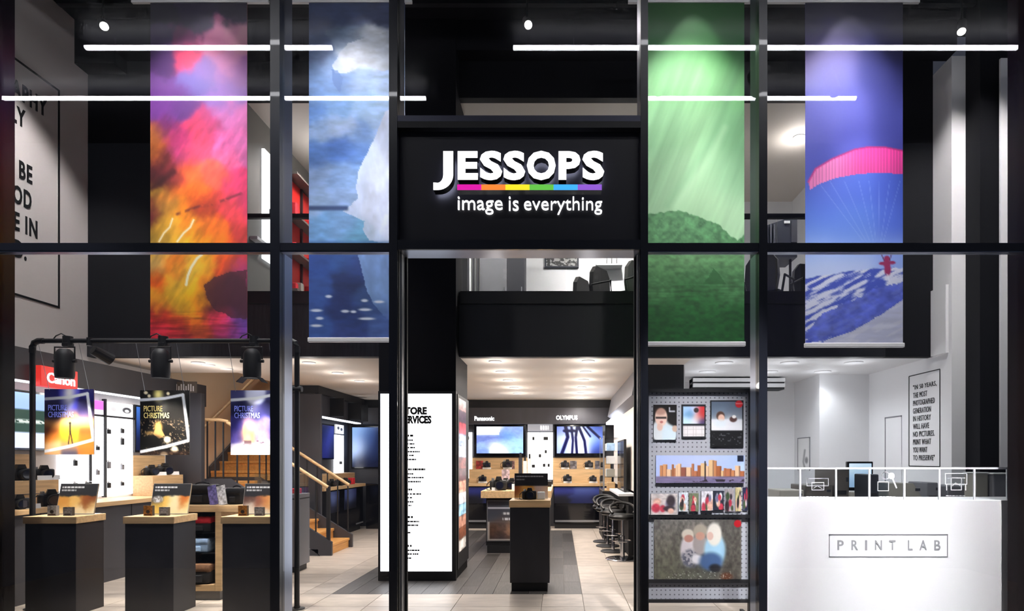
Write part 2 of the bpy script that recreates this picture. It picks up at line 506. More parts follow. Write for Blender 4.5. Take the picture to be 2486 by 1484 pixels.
# ================================================================== STRUCTURE
WL, WR = -6.07, 4.79            # side walls of the shop
MZ = 7.94                       # plane of the mezzanine front
CEIL = 2.82                     # ceiling under the mezzanine
UPF, UPC = 3.25, 6.15           # upper floor, upper ceiling
TOP = 7.0                       # black ceiling of the double-height window zone
BACK = 13.9
F = 5.26                        # plane of the shopfront

# ---- floor: slab, stone tiles, grey plank inlay
floor = struct('floor', MB().box(-6.6, 5.6, 2.0, 14.1, -.15, -.012), 'grout', 'pale stone tiled shop floor with a grey plank inlay')
unit = MB().box(-.5, .5, -.5, .5, -.5, .5)
tile_me = unit.mesh('tile'); tile_me.materials.append(M['tile'])
plank_me = unit.mesh('plank'); plank_me.materials.append(M['plank'])
def piece(me, name, x0, x1, y0, y1, gap):
    o = bpy.data.objects.new(name, me); COL.objects.link(o); o.parent = floor
    o.location = Vector(((x0+x1)/2, (y0+y1)/2, -.006))-floor.location
    o.scale = (x1-x0-gap, y1-y0-gap, .012)
    return o
IX0, IX1, IY0, IY1 = -2.55, .243, 6.88, 13.08
xs = sorted(set([round(.705+.895*k, 3) for k in range(-8, 6)] + [IX0, IX1])); xs = [x for x in xs if -6.5 < x < 5.3]
ys = sorted(set([round(5.10+.6*k, 3) for k in range(0, 16)] + [IY0, IY1]))
for i in range(len(xs)-1):
    for j in range(len(ys)-1):
        x0, x1, y0, y1 = xs[i], xs[i+1], ys[j], ys[j+1]
        if x0 >= IX0-.001 and x1 <= IX1+.001 and y0 >= IY0-.001 and y1 <= IY1+.001: continue
        if x1 - x0 < .02 or y1-y0 < .02: continue
        piece(tile_me, 'tile', x0, x1, y0, y1, .006)
np_ = 14; pw = (IX1-IX0)/np_
for i in range(np_):
    y = IY0 - (0, .55, .25, .8)[i % 4]
    while y < IY1:
        a, b = max(y, IY0), min(y+1.24, IY1)
        if b-a > .03: piece(plank_me, 'plank', IX0+i*pw, IX0+(i+1)*pw, a, b, .004)
        y += 1.24

# ---- side walls
struct('wall_left', MB().box(WL-.15, WL, 5.55, 13.2, 0, TOP), 'quotewall', 'tall off-white wall carrying the large black quote')
struct('wall_stair', MB().box(WL+.001, WL+.02, 9.62, 12.98, .0, UPC), 'beige', 'warm beige wall beside the staircase')
struct('wall_right', MB().box(WR, WR+.17, 7.56, 9.58, 0, 6.44).box(WR-.035, WR, 7.62, 7.93, CEIL, 3.66), 'white', 'white wall of the print room with a narrow tall return')
struct('wall_right_front', MB().box(WR+.17, WR+.6, 7.3, 7.56, 0, TOP), 'blackvoid', 'black wall strip at the far end of the print room window')
struct('trim_1', MB().box(XX(2430, 7.23), 5.6, 7.23, 7.26, 1.4, 6.2), 'white', 'grey reveal at the edge of the shopfront')
struct('ceiling_window', MB().box(WL, 5.4, 5.5, MZ+.1, TOP, TOP+.15), 'blackvoid', 'black ceiling high above the window displays')
struct('trim_2', MB().box(WL, WL+.5, MZ-.22, MZ, 6.45, TOP).box(WL+.5, WR+.17, MZ-.22, MZ, 6.62, TOP), 'blackvoid', 'black downstand beam under the high ceiling')
struct('trim_3', MB().box(-6, 5.3, 6.95, 7.02, 6.93, TOP).box(-6, 5.3, 7.35, 7.42, 6.93, TOP), 'darkwall', 'thin dark service tracks on the black ceiling')
# ---- mezzanine front
struct('wall_mezzanine', MB().box(WL, -4.08, MZ, MZ+.12, CEIL, TOP).box(4.18, WR, MZ, MZ+.12, CEIL, TOP)
       .box(-4.08, 4.18, MZ, MZ+.12, UPC, TOP), 'blackvoid', 'black upper wall around the opening of the mezzanine')
struct('wall_parapet', MB().box(-1.30, 4.18, MZ, MZ+.12, CEIL, 3.65), 'darkwall', 'plain dark parapet of the mezzanine over the entrance')
struct('wall_parapet_left', MB().box(-4.08, -1.30, MZ, MZ+.12, CEIL, 3.65), 'slat', 'dark grooved parapet of the mezzanine')
for k, (a, b) in enumerate(((-4.08, -2.3), (-1.28, 4.18))):
    struct('trim_%d' % (4+k), MB().box(a, b, MZ-.02, MZ+.16, 3.50, 3.66), 'black', 'black capping band along the parapet, %s' % ('stair side' if k == 0 else 'entrance side'))
struct('trim_6', MB().box(WL, -1.9, MZ-.015, MZ, CEIL, 3.06), 'slat', 'dark vertically grooved band under the parapet')
# glass balustrade with a black rail
for k, (a, b) in enumerate(((-4.06, -2.28), (-1.28, 4.16))):
    t = thing('balustrade', 'glass balustrade with black rail on the mezzanine, %s' % ('by the red shelves' if k == 0 else 'by the office chairs'), 'balustrade', ((a+b)/2, MZ+.06, 3.66))
    MB().box(a, b, MZ+.03, MZ+.09, 4.62, 4.675).build('rail', 'black', t)
    n = max(1, round((b-a)/1.3))
    for i in range(n):
        MB().box(a+(b-a)*i/n+.01, a+(b-a)*(i+1)/n-.01, MZ+.054, MZ+.066, 3.66, 4.62).build('pane', 'clear', t)
# ---- ceilings and slab
struct('ceiling', MB().box(-4.9, 1.72, MZ+.12, BACK, CEIL, CEIL+.1).box(WL, -4.9, MZ+.12, 9.4, CEIL, CEIL+.1), 'warmwhite', 'warm white ceiling of the ground floor')
struct('ceiling_lab', MB().box(1.72, WR, MZ+.12, 10.7, CEIL, CEIL+.1), 'white', 'cool white ceiling of the print room')
struct('floor_upper', MB().box(-4.08, 4.3, MZ+.12, 11.4, UPF-.1, UPF), 'greywall', 'grey floor of the mezzanine')
struct('ceiling_upper', MB().box(-4.2, 4.3, MZ+.12, 11.3, UPC, UPC+.1).box(WL, -4.08, 9.4, 13.2, UPC, UPC+.1), 'warmwhite', 'warm white ceiling of the mezzanine room')
struct('wall_upper_left', MB().box(-4.2, -4.08, MZ+.12, 11.2, UPF, UPC), 'upwall', 'grey side wall of the mezzanine room')
struct('wall_upper_right', MB().box(4.18, 4.3, MZ+.12, 11.2, UPF, UPC), 'white', 'white side wall of the mezzanine room')
struct('wall_upper_back', MB().box(-1.1, 4.3, 11.14, 11.3, UPF, UPC), 'white', 'white back wall of the mezzanine room')
struct('wall_upper_back_left', MB().box(-4.2, -1.1, 11.14, 11.3, UPF, UPC), 'greywall', 'grey back wall of the mezzanine room')
# ---- ground floor rear walls
struct('wall_back', MB().box(-4.85, 1.3, BACK, BACK+.15, 0, CEIL), 'charcoal', 'charcoal back wall of the shop')
struct('wall_stair_back', MB().box(WL, -4.85, 13.0, 13.15, 0, CEIL).box(WL, -4.08, 13.0, 13.15, CEIL, UPC), 'beige', 'beige wall behind the stairs')
struct('wall_stair_side', MB().box(-4.85, -4.75, 11.0, BACK, 0, CEIL).box(-4.95, -4.9, 11.0, 13.0, CEIL, UPC), 'charcoal', 'charcoal display wall beyond the staircase')
struct('wall_divider', MB().box(1.2, 1.72, 8.6, BACK, 0, CEIL), 'darkwall', 'dark wall between the entrance and the print room')
struct('wall_divider_lining', MB().box(1.155, 1.2, 8.75, 13.3, 1.0, 2.62), 'warmwhite', 'pale lining on the wall behind the bar stools')
struct('wall_lab_back', MB().box(1.72, 4.02, 10.6, 10.75, 0, CEIL).box(4.02, WR, 9.58, 10.75, 0, CEIL), 'white', 'white back wall of the print room with a boxed corner')
struct('wall_lab_side', MB().box(1.72, 1.74, 8.62, 10.6, 0, CEIL), 'white', 'white inner side of the dividing wall')
# ---- central column
CX0, CX1, CY0, CY1 = -2.26, -1.30, 7.70, 8.64
struct('column', MB().box(CX0, CX1, CY0, CY1, 0, TOP), 'blackvoid', 'tall black column behind the store services lightbox')

# ================================================================== SHOPFRONT
FB = F+.24
def zf(v): return ZZ(v, F)
def xf(u): return XX(u, F)
zt0, zt1 = zf(608), zf(590)
zs0, zs1 = zf(308), zf(281)     # bar over the sign
ztop = 5.75
bays = {1: (-30, 657), 2: (680, 945), 3: (965, 1555), 4: (1573, 1842), 5: (1862, 2500)}
mull = {2: (657, 680), 3: (945, 965), 4: (1555, 1573), 5: (1842, 1862)}
W = {}
for k in bays:
    names = {1: 'tall shop window on the side of the large quote', 2: 'narrow shop window with the iceberg banner', 3: 'window over the shop sign',
             4: 'narrow shop window with the pegboard display', 5: 'tall shop window of the print room'}
    W[k] = thing('window_%d' % k, names[k], None, (xf(sum(bays[k])/2), F, 0), kind='structure')
for k, (a, b) in bays.items():
    t = W[k]; x0, x1 = xf(a), xf(b)
    if k != 3:
        MB().box(x0, x1, F, F+.085, zt0, zt1).build('transom', 'frame', t)
        MB().box(x0, x1, F+.012, F+.075, zt0-.012, zt0).build('transom_bead', 'fin', t)
        MB().box(x0, x1, F+.035, F+.045, .06, zt0-.012).build('pane', 'glass', t)
        MB().box(x0, x1, F+.035, F+.045, zt1, ztop).build('pane', 'glass', t)
        MB().box(x0, x1, F, F+.1, 0, .06).build('sill', 'frame', t)
    else:
        MB().box(x0, x1, F+.035, F+.045, zs1, ztop).build('pane', 'glass', t)
    MB().box(x0, x1, F, F+.1, ztop, ztop+.1).build('head', 'frame', t)
for k, (a, b) in mull.items():
    t = W[k]
    MB().box(xf(a), xf(b), F-.01, F+.085, 0, ztop+.1).build('mullion', 'frame', t)
    MB().box(xf(a)+.001, xf(b)-.001, F+.086, FB, zt0, ztop+.1).build('mullion_fin', 'fin_dark', t)  # darker copy of the fin metal: weaker light above is put into its colour
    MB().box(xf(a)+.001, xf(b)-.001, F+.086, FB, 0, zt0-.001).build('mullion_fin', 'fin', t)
# sign frame and door
MB().box(xf(965), xf(1555), F-.005, F+.1, zs0+.045, zs1).build('transom', 'fin_dark', W[3])
MB().box(xf(965), xf(1555), F-.005, F+.1, zs0-.01, zs0+.044).build('transom_shadow_gap', 'black', W[3])
D = thing('door_1', 'open entrance doorway under the shop sign', None, (xf(1260), F, 0), kind='structure')
MB().box(xf(965), xf(1555), F-.005, F+.02, zf(606), zf(583)).build('header', 'frame', D)
MB().box(xf(965)+.002, xf(1555)-.002, F+.021, FB, zf(605), zf(590)).build('header_soffit', 'fin', D)
for s, u in ((1, 965), (-1, 1555)):
    x = xf(u)
    MB().box(x, x+s*.006, F+.02, F+.06, 0, zf(606)).build('jamb', 'black', D)
    MB().box(x, x+s*.012, F+.10, F+.20, 0, zf(606)).build('jamb_strip', 'alu', D)
    MB().box(x, x+s*.03, F+.205, FB, 0, zf(606)).build('jamb', 'black', D)
# outside pillars at both ends of the shopfront
struct('wall_pillar_left', MB().box(xf(-330), XX(36, FB+.02), F-.06, FB+.02, 0, 6.2), 'pillar', 'glossy near-black pillar cladding at the quote end of the shopfront')
struct('wall_pillar_right', MB().box(XX(2446, FB+.02), xf(2740), F-.06, FB+.02, 0, 6.2), 'redwall', 'dark reddish pillar cladding at the print room end of the shopfront')
struct('ceiling_mall', MB().box(-9, 7, .6, 5.1, 6.62, 6.75), 'charcoal', 'dark ceiling of the mall corridor in front of the shop')
# linear lamps of the mall, seen as reflections in the shop windows
for k, (x0, x1, y) in enumerate(((-5.76, -2.77, 3.10), (-8.0, -1.86, 2.05), (-.57, 5.55, 3.10), (1.21, 4.09, 2.05))):
    t = thing('linear_lamp', 'white linear lamp hanging in the mall, %s' % ('mirrored over the lava banner', 'longest, mirrored over the quote wall', 'mirrored across the paraglider banner top', 'short one mirrored over the green banner')[k],
              'linear lamp', ((x0+x1)/2, y, 6.5), 0, 'linear mall lamps')
    MB().cyl((x0, y, 6.5), (x1, y, 6.5), .024, n=12).build('tube', 'tube', t)
    for s in (.12, .88):
        xx = x0+(x1-x0)*s
        MB().cyl((xx, y, 6.52), (xx, y, 6.62), .004, n=6).build('suspension_wire', 'alu', t)

# unseen mall spotlights, added to brighten the counter, pegboard and window fronts
for k, (x, y, nm, w_, aim, sz) in enumerate(((-4.6, 4.3, 'before the quote wall window', .6, (-4.6, 5.62, .75), 40), (-2.0, 4.3, 'before the iceberg window', .4, (-2.6, 5.62, .75), 40),
        (1.25, 2.6, 'before the pegboard window', 3.6, (1.28, 5.78, 1.0), 18), (2.5, 2.6, 'before the print room window, mullion side', 3.8, (2.55, 5.62, .55), 26), (3.5, 2.6, 'before the print room window, pillar side', 3.0, (3.5, 5.62, .55), 24))):
    t = thing('mall_fill_spot', 'added mall fill spotlight %s' % nm, 'spotlight', (x, y, 6.42), 0, 'added mall fill spotlights')
    p = Vector((x, y, 6.44)); d = (Vector(aim)-p).normalized()
    MB().cyl((x, y, 6.44), (x, y, 6.62), .02, n=10).build('stem', 'black', t)
    MB().cyl(p-d*.05, p+d*.30, .075, .075, 18, False).cyl(p-d*.05, p-d*.045, .075, n=18).build('snoot', 'black', t, True)
    MB().cyl(p-d*.03, p-d*.02, .06, n=18).build('lamp_face', 'lampface', t)
    spot_light(t, p+d*.31, aim, L_MALL*w_, sz, .9, .05, (1, .98, .96))

# ---- shop sign
SY = F+.06
sg = thing('shop_sign', 'black shop sign with white lit letters and rainbow bar over the entrance', 'sign', (xf(1260), SY, zf(583)))
MB().box(xf(966), xf(1554), SY, SY+.08, zf(582), zs0-.011).build('panel', 'signpanel', sg)
LB, LF = SY-.045, SY-.14        # back and front of the raised letters
def zl(v): return ZZ(v, LF)
def xl(u): return XX(u, LF)
def letter(body, u0, u1, v0, v1, bold, Yb, Yf, name='letter', faces='letterface', sides='ink', back=True, space=1.0):
    mb = MB(); text_fit(mb, body, xl(u0), xl(u1), zl(v1), zl(v0), lambda x, z, d: (x, Yb-d, z), bold, Yb-Yf-.006, space)
    o = mb.build(name, sides, sg)
    fb = MB(); text_fit(fb, body, xl(u0), xl(u1), zl(v1), zl(v0), lambda x, z, d: (x, Yf+.006-d, z), bold, .006, space)
    fb.build('letter_face', faces, o)
    if back:
        bb = MB(); text_fit(bb, body, xl(u0)+.01, xl(u1)-.01, zl(v1)+.01, zl(v0)-.01, lambda x, z, d: (x, Yb+.008-d, z), bold*.4, .006, space)
        bb.build('letter_back_glow', 'letterback', o)
    return o
for ch, a, b in (('E', 1111, 1160), ('S', 1165, 1219), ('S', 1222, 1275), ('O', 1279, 1349), ('P', 1356, 1409), ('S', 1414, 1467)):
    letter(ch, a, b, 366 if ch in 'SO' else 367, 437 if ch in 'SO' else 436, .043, LB, LF)
# the J drops below the line with a hook
def jpoly():
    o = [(1076, 367), (1100, 367), (1100, 424)]
    o += [(1100-38*(1-math.cos(t)), 424+37*math.sin(t)) for t in np.linspace(.1, math.pi/2, 9)]
    o += [(1052, 461), (1052, 443), (1062, 444)]
    o += [(1062+14*math.sin(t), 424+20*math.cos(t)) for t in np.linspace(.2, math.pi/2, 7)]
    return [(xl(a), zl(b)) for a, b in o]
jo = MB().prism(jpoly(), LB, LF+.006).build('letter', 'ink', sg)
MB().prism(jpoly(), LF+.005, LF).build('letter_face', 'letterface', jo)
jc = np.array(jpoly()).mean(0)
MB().prism([(jc[0]+(x-jc[0])*.93, jc[1]+(z-jc[1])*.93) for x, z in jpoly()], LB+.008, LB+.002).build('letter_back_glow', 'letterback', jo)
cols = ((214, 24, 160), (240, 130, 52), (246, 222, 40), (96, 186, 70), (62, 170, 240), (138, 86, 200))
for k, c in enumerate(cols):
    a, b = 1110+k*58.5, 1110+(k+1)*58.5
    bm_ = mat_emit('sign_bar_colour_%d' % k, c, .95)
    o = MB().box(xl(a), xl(b), LF+.006, LB, zl(461), zl(448)).build('colour_bar', 'ink', sg)
    MB().box(xl(a), xl(b), LF, LF+.005, zl(461), zl(448)).build('bar_face', bm_, o)
TY = SY-.02
for body, a, b in (('image', 1111, 1220), ('is', 1235, 1259), ('everything', 1272, 1462)):
    mb = MB(); v0, v1 = (477, 511) if body == 'is' else ((477, 520))
    text_fit(mb, body, XX(a, TY), XX(b, TY), ZZ(v1, TY), ZZ(v0, TY), front(TY+.018), -.006, .02)
    mb.build('tagline_word', 'canonwhite', sg)

# ---- the quote on the tall wall
q = thing('wall_quote', 'large black quote in a thin black frame on the off-white wall', 'wall lettering', (WL, 6.7, 3.4))
def onleft(y, z, d): return (WL+.002+d, y, z)
for body, y1, zc in (('"PHOTOGRAPHY', 7.30, 5.64), ('IS THE ONLY', 7.01, 5.35), ('LANGUAGE', 6.86, 5.06), ('THAT CAN BE', 7.10, 4.76), ('UNDERSTOOD', 7.09, 4.46), ('ANYWHERE IN', 7.17, 4.16), ('THE WORLD."', 7.09, 3.86)):
    mb = MB(); text_fit(mb, body, 5.98 if body[0] != '"' else 5.9, y1, zc-.105, zc+.105, onleft, .03, .004, 1.15)
    mb.build('lettering', 'ink', q)
fr = MB(); b0, b1, y0, y1 = ZZ(747, 7.49), ZZ(222, 7.49), 5.75, 7.49
fr.box(WL, WL+.006, y0, y1, b0-.012, b0+.012).box(WL, WL+.006, y0, y1, b1-.012, b1+.012).box(WL, WL+.006, y1-.024, y1, b0, b1).box(WL, WL+.006, y0, y0+.024, b0, b1)
fr.build('quote_frame', 'ink', q)
# ---- the quote in the print room
q = thing('wall_quote', 'small black quote in a thin frame on the white print room wall', 'wall lettering', (WR, 8.13, 1.41))
def onright(s, z, d): return (WR-.002-d, -s, z)
lines = ('"IN 50 YEARS,', 'THE MOST', 'PHOTOGRAPHED', 'GENERATION', 'IN HISTORY', 'WILL HAVE', 'NO PICTURES.', 'PRINT WHAT', 'YOU WANT', 'TO PRESERVE"')
for k, body in enumerate(lines):
    zc = 2.47-k*.105; w = len(body)*.040
    mb = MB(); text_fit(mb, body, -8.38, -8.38+w, zc-.036, zc+.036, onright, .0, .003, 1.1)
    mb.build('lettering', 'ink', q)
fr = MB(); z0, z1, y0, y1 = 1.41, 2.64, 7.79, 8.48
for zz in (z0, z1): fr.box(WR-.006, WR, y0, y1, zz-.006, zz+.006)
for yy in (y0, y1): fr.box(WR-.006, WR, yy-.006, yy+.006, z0, z1)
fr.build('quote_frame', 'ink', q)
# ================================================================== BANNERS
def n_rgb(x, y, sx, sy, amp, o=4): return ((fbm(x/sx, y/sy, o)-.5)*2*amp)[..., None]
def art_lava(x, y):  # top of the print painted dark where the banner hangs unlit
    P = [(380,20,(12,6,34)),(480,30,(24,10,50)),(590,20,(20,8,44)),(380,90,(44,16,70)),(450,100,(96,28,84)),(540,90,(190,110,150)),(590,90,(200,140,160)),
     (460,135,(225,60,100)),(400,150,(70,30,96)),(500,170,(130,100,170)),(560,150,(190,120,170)),(590,180,(150,90,160)),(390,210,(110,60,140)),(480,200,(110,95,170)),(570,210,(140,100,180)),
     (390,260,(120,60,150)),(450,250,(100,50,130)),(550,240,(150,110,190)),(560,280,(220,120,190)),(500,290,(200,70,130)),(375,330,(200,120,60)),(400,310,(120,40,110)),(430,340,(180,50,110)),
     (480,310,(230,70,110)),(560,340,(245,110,180)),(590,350,(230,120,190)),(380,370,(200,110,50)),(400,400,(90,30,40)),(440,370,(200,70,130)),(470,360,(235,80,120)),(550,380,(250,100,150)),
     (390,440,(70,20,30)),(420,420,(170,60,60)),(470,420,(240,110,60)),(530,430,(245,100,80)),(580,430,(230,60,120)),(375,470,(200,160,60)),(420,470,(220,110,40)),(480,470,(250,120,30)),(540,480,(200,60,60)),(580,460,(225,60,110)),
     (375,510,(100,20,40)),(410,500,(200,150,70)),(450,510,(240,140,30)),(490,500,(170,50,30)),(560,520,(230,70,80)),(590,500,(220,60,110)),(380,560,(180,140,50)),(420,550,(230,170,60)),(470,545,(250,150,40)),(520,560,(245,120,30)),(580,570,(200,60,60)),
     (380,600,(190,150,60)),(440,590,(240,190,60)),(500,590,(240,150,30)),(540,600,(255,120,20)),(580,600,(210,60,60)),(380,640,(220,180,110)),(430,640,(235,130,40)),(460,660,(255,220,90)),(490,640,(250,180,50)),(540,640,(230,90,40)),(580,640,(170,60,110)),
     (380,680,(220,90,20)),(430,690,(230,180,60)),(470,700,(240,190,40)),(500,690,(250,150,30)),(530,700,(110,44,40)),(580,690,(86,34,60)),(375,730,(235,160,50)),(430,730,(230,180,50)),(480,730,(245,170,30)),(520,740,(90,35,40)),(570,730,(80,25,50)),(590,730,(100,40,90)),
     (375,770,(170,40,40)),(420,765,(190,60,40)),(480,770,(240,120,40)),(540,775,(230,60,90)),(580,770,(120,80,180)),(375,810,(210,50,70)),(430,810,(190,50,60)),(490,800,(220,90,60)),(550,810,(200,70,130)),(585,810,(130,70,160))]
    dx = (fbm(x/34, y/46, 6)-.5)*50; dy = (fbm(x/40+9, y/40+3, 6)-.5)*50
    q = rbf(P, x+dx, y+dy, 17)
    lum = sm(230, 330, y)[..., None]
    q = q*(1+n_rgb(x+y*.6, y-x*.5, 13, 40, .22, 5)*lum)
    q = np.clip((q-q.mean(-1, keepdims=True))*1.12+q.mean(-1, keepdims=True), 0, 255)
    low = sm(750, 775, y); q = q*(1+low[..., None]*n_rgb(x, y, 60, 6, .45))
    q = blend(q, poly(x+dx*.3, y+dy*.3, [(498,690),(520,672),(560,662),(600,650),(600,770),(560,775),(525,755),(505,730)])*.75, (72, 30, 44))
    q = blend(q, seg(x, y, [(430,520),(480,502),(520,495),(585,470)], 2.4, 4)*.8*sm(.35, .6, fbm(x/12, y/12, 3)), (90, 24, 40))
    q = blend(q, seg(x+dx*.5, y+dy*.5, [(372,458),(400,432),(424,415)], 7, 7)*.7, (62, 14, 24))
    for p, w in (([(386,587),(398,566),(412,552),(419,531)], 1.8), ([(430,587),(446,566),(462,552),(470,534)], 2.0), ([(452,692),(456,670),(464,650),(478,628),(490,618)], 3.0)):
        q = blend(q, seg(x, y, p, w*2.6, 5)*.6, (255, 190, 60)); q = blend(q, seg(x, y, p, w, 1.4), (255, 250, 214))
    return q
def art_ice(x, y):
    P = [(760,30,(52,66,106)),(850,30,(62,76,116)),(930,30,(62,74,112)),(760,120,(72,92,132)),(850,100,(100,120,152)),(920,100,(215,222,235)),(885,105,(180,190,208)),(760,180,(82,112,158)),(800,170,(130,160,210)),
     (850,145,(215,225,240)),(920,140,(200,215,240)),(830,185,(100,140,200)),(870,200,(150,180,230)),(930,200,(165,195,240)),(770,210,(110,150,210)),(760,280,(90,135,205)),(820,260,(120,165,225)),(880,250,(150,190,240)),(930,280,(160,195,240)),
     (770,320,(150,180,225)),(830,310,(160,185,225)),(880,330,(110,150,215)),(925,330,(170,200,245)),(760,370,(80,125,200)),(820,360,(70,115,195)),(880,370,(85,130,205)),(770,430,(140,170,220)),(830,430,(130,165,220)),
     (770,480,(150,180,225)),(830,480,(140,170,220)),(770,550,(110,160,215)),(830,550,(120,165,220)),(860,580,(100,160,200)),(930,400,(200,215,245)),(930,500,(205,215,245)),
     (770,640,(40,75,150)),(830,630,(50,90,165)),(870,640,(45,70,140)),(840,690,(25,45,100)),(770,720,(50,85,160)),(830,740,(30,50,110)),(900,730,(50,80,140)),(770,780,(55,90,165)),(850,780,(35,60,125)),(930,790,(70,100,170)),(840,810,(50,70,140))]
    dx = (fbm(x/40, y/40, 4)-.5)*34; dy = (fbm(x/40+5, y/40+7, 4)-.5)*34
    q = rbf(P, x+dx, y+dy, 17)*(1+n_rgb(x, y, 26, 11, .16, 5))
    top = poly(x+dx*.4, y+dy*.4, [(805,160),(822,130),(850,105),(900,85),(990,70),(990,160),(930,175),(880,160),(840,178),(812,180)])
    q = blend(q, top*.72, (200, 208, 224))*(1+top[..., None]*n_rgb(x, y, 30, 16, .2))
    q = blend(q, poly(x+dx*.3, y+dy*.3, [(803,168),(820,172),(832,190),(825,225),(808,205)])*.6, (74, 112, 180))
    berg = poly(x+dx*.25, y+dy*.25, [(990,250),(935,270),(918,310),(905,345),(892,372),(870,415),(862,455),(868,480),(850,500),(832,515),(860,528),(885,538),(878,560),(896,585),(990,600)])
    q = blend(q, berg*.85, (206, 216, 244)); q = q*(1+berg[..., None]*n_rgb(x, y, 30, 60, .22, 5))
    q = blend(q, rect(x, y, 745, 845, 500, 511, 4)*.85, (30, 52, 100))
    refl = poly(x+dx*.3, y+dy*.3, [(868,612),(990,606),(990,790),(940,775),(905,735),(885,690),(878,650)])
    q = blend(q, refl*.8*sm(800, 700, y), (140, 176, 232)); q = q*(1+refl[..., None]*n_rgb(x, y, 18, 40, .14))
    q = blend(q, rect(x, y, 730, 1000, 586, 612, 5)*.5, (40, 80, 150))
    for cx, cy, r in ((798,720,8),(838,756,10),(858,757,7),(886,752,15),(890,774,19),(885,730,8),(920,733,12),(768,754,14),(776,773,9),(768,791,14)):
        q = blend(q, ell(x, y, cx, cy, r, 3.2, .5), (226, 234, 250))
    return q
def art_green(x, y):  # deep green at the top is missing lamplight painted into the print
    P = [(1690,10,(0,76,14)),(1580,50,(0,72,14)),(1690,50,(6,86,22)),(1800,50,(0,72,14)),(1580,110,(66,140,74)),(1690,105,(120,190,118)),(1800,110,(60,136,70)),(1690,200,(134,194,134)),(1600,200,(120,182,122)),(1790,200,(112,176,114)),
         (1600,320,(132,190,138)),(1700,320,(150,204,152)),(1790,320,(112,170,122)),(1600,420,(150,200,154)),(1690,420,(160,208,162)),(1790,420,(134,186,142)),(1600,500,(160,206,162)),(1700,500,(172,216,170)),(1790,540,(172,214,172)),(1690,560,(160,208,162))]
    q = rbf(P, x, y, 42)
    t = (x-1690)*.9+(y-300)*.55*np.sign(1)
    st = fbm((x*.86+y*.34)/16, (y*.86-x*.34)/240, 4); q = q*(1+((st-.5)*.30)[..., None]*sm(90, 200, y)[..., None])
    q = blend(q, seg(x, y, [(1620,500),(1690,395),(1735,330),(1770,240),(1790,150)], 9, 14)*.3, (104, 160, 116))
    q = blend(q, seg(x, y, [(1640,500),(1720,390),(1760,310)], 6, 10)*.35, (186, 226, 186))
    r = 512+np.interp(x, [1573,1600,1640,1665,1690,1720,1750,1775,1790,1808], [8,4,0,2,14,22,38,62,70,56])+(fbm(x/9, y*0, 3)-.5)*8
    mt = sm(-1.5, 1.5, y-r)
    mc = np.array([(82,140,92)])*(1+n_rgb(x, y, 9, 9, .34)); q = q*(1-mt[..., None])+mc*mt[..., None]
    low = sm(596, 616, y); lc = rbf([(1600,620,(104,160,104)),(1690,620,(120,172,118)),(1790,620,(110,164,110)),(1600,680,(66,120,70)),(1700,670,(70,128,76)),(1790,680,(64,118,70)),(1690,710,(46,108,54)),(1690,760,(30,96,42)),(1690,820,(20,90,36)),(1590,800,(22,88,34)),(1800,800,(18,84,32))], x, y, 30)
    lc = lc*(1+n_rgb(x, y, 12, 8, .28))
    lc = blend(lc, poly(x, y, [(1732,652),(1745,664),(1762,690),(1706,690),(1722,670)])*.7, (40, 96, 50))
    lc = lc*(1+(rect(x, y, 1560, 1820, 690, 730, 10)[..., None])*n_rgb(x, y, 80, 4, .25))
    return q*(1-low[..., None])+lc*low[..., None]
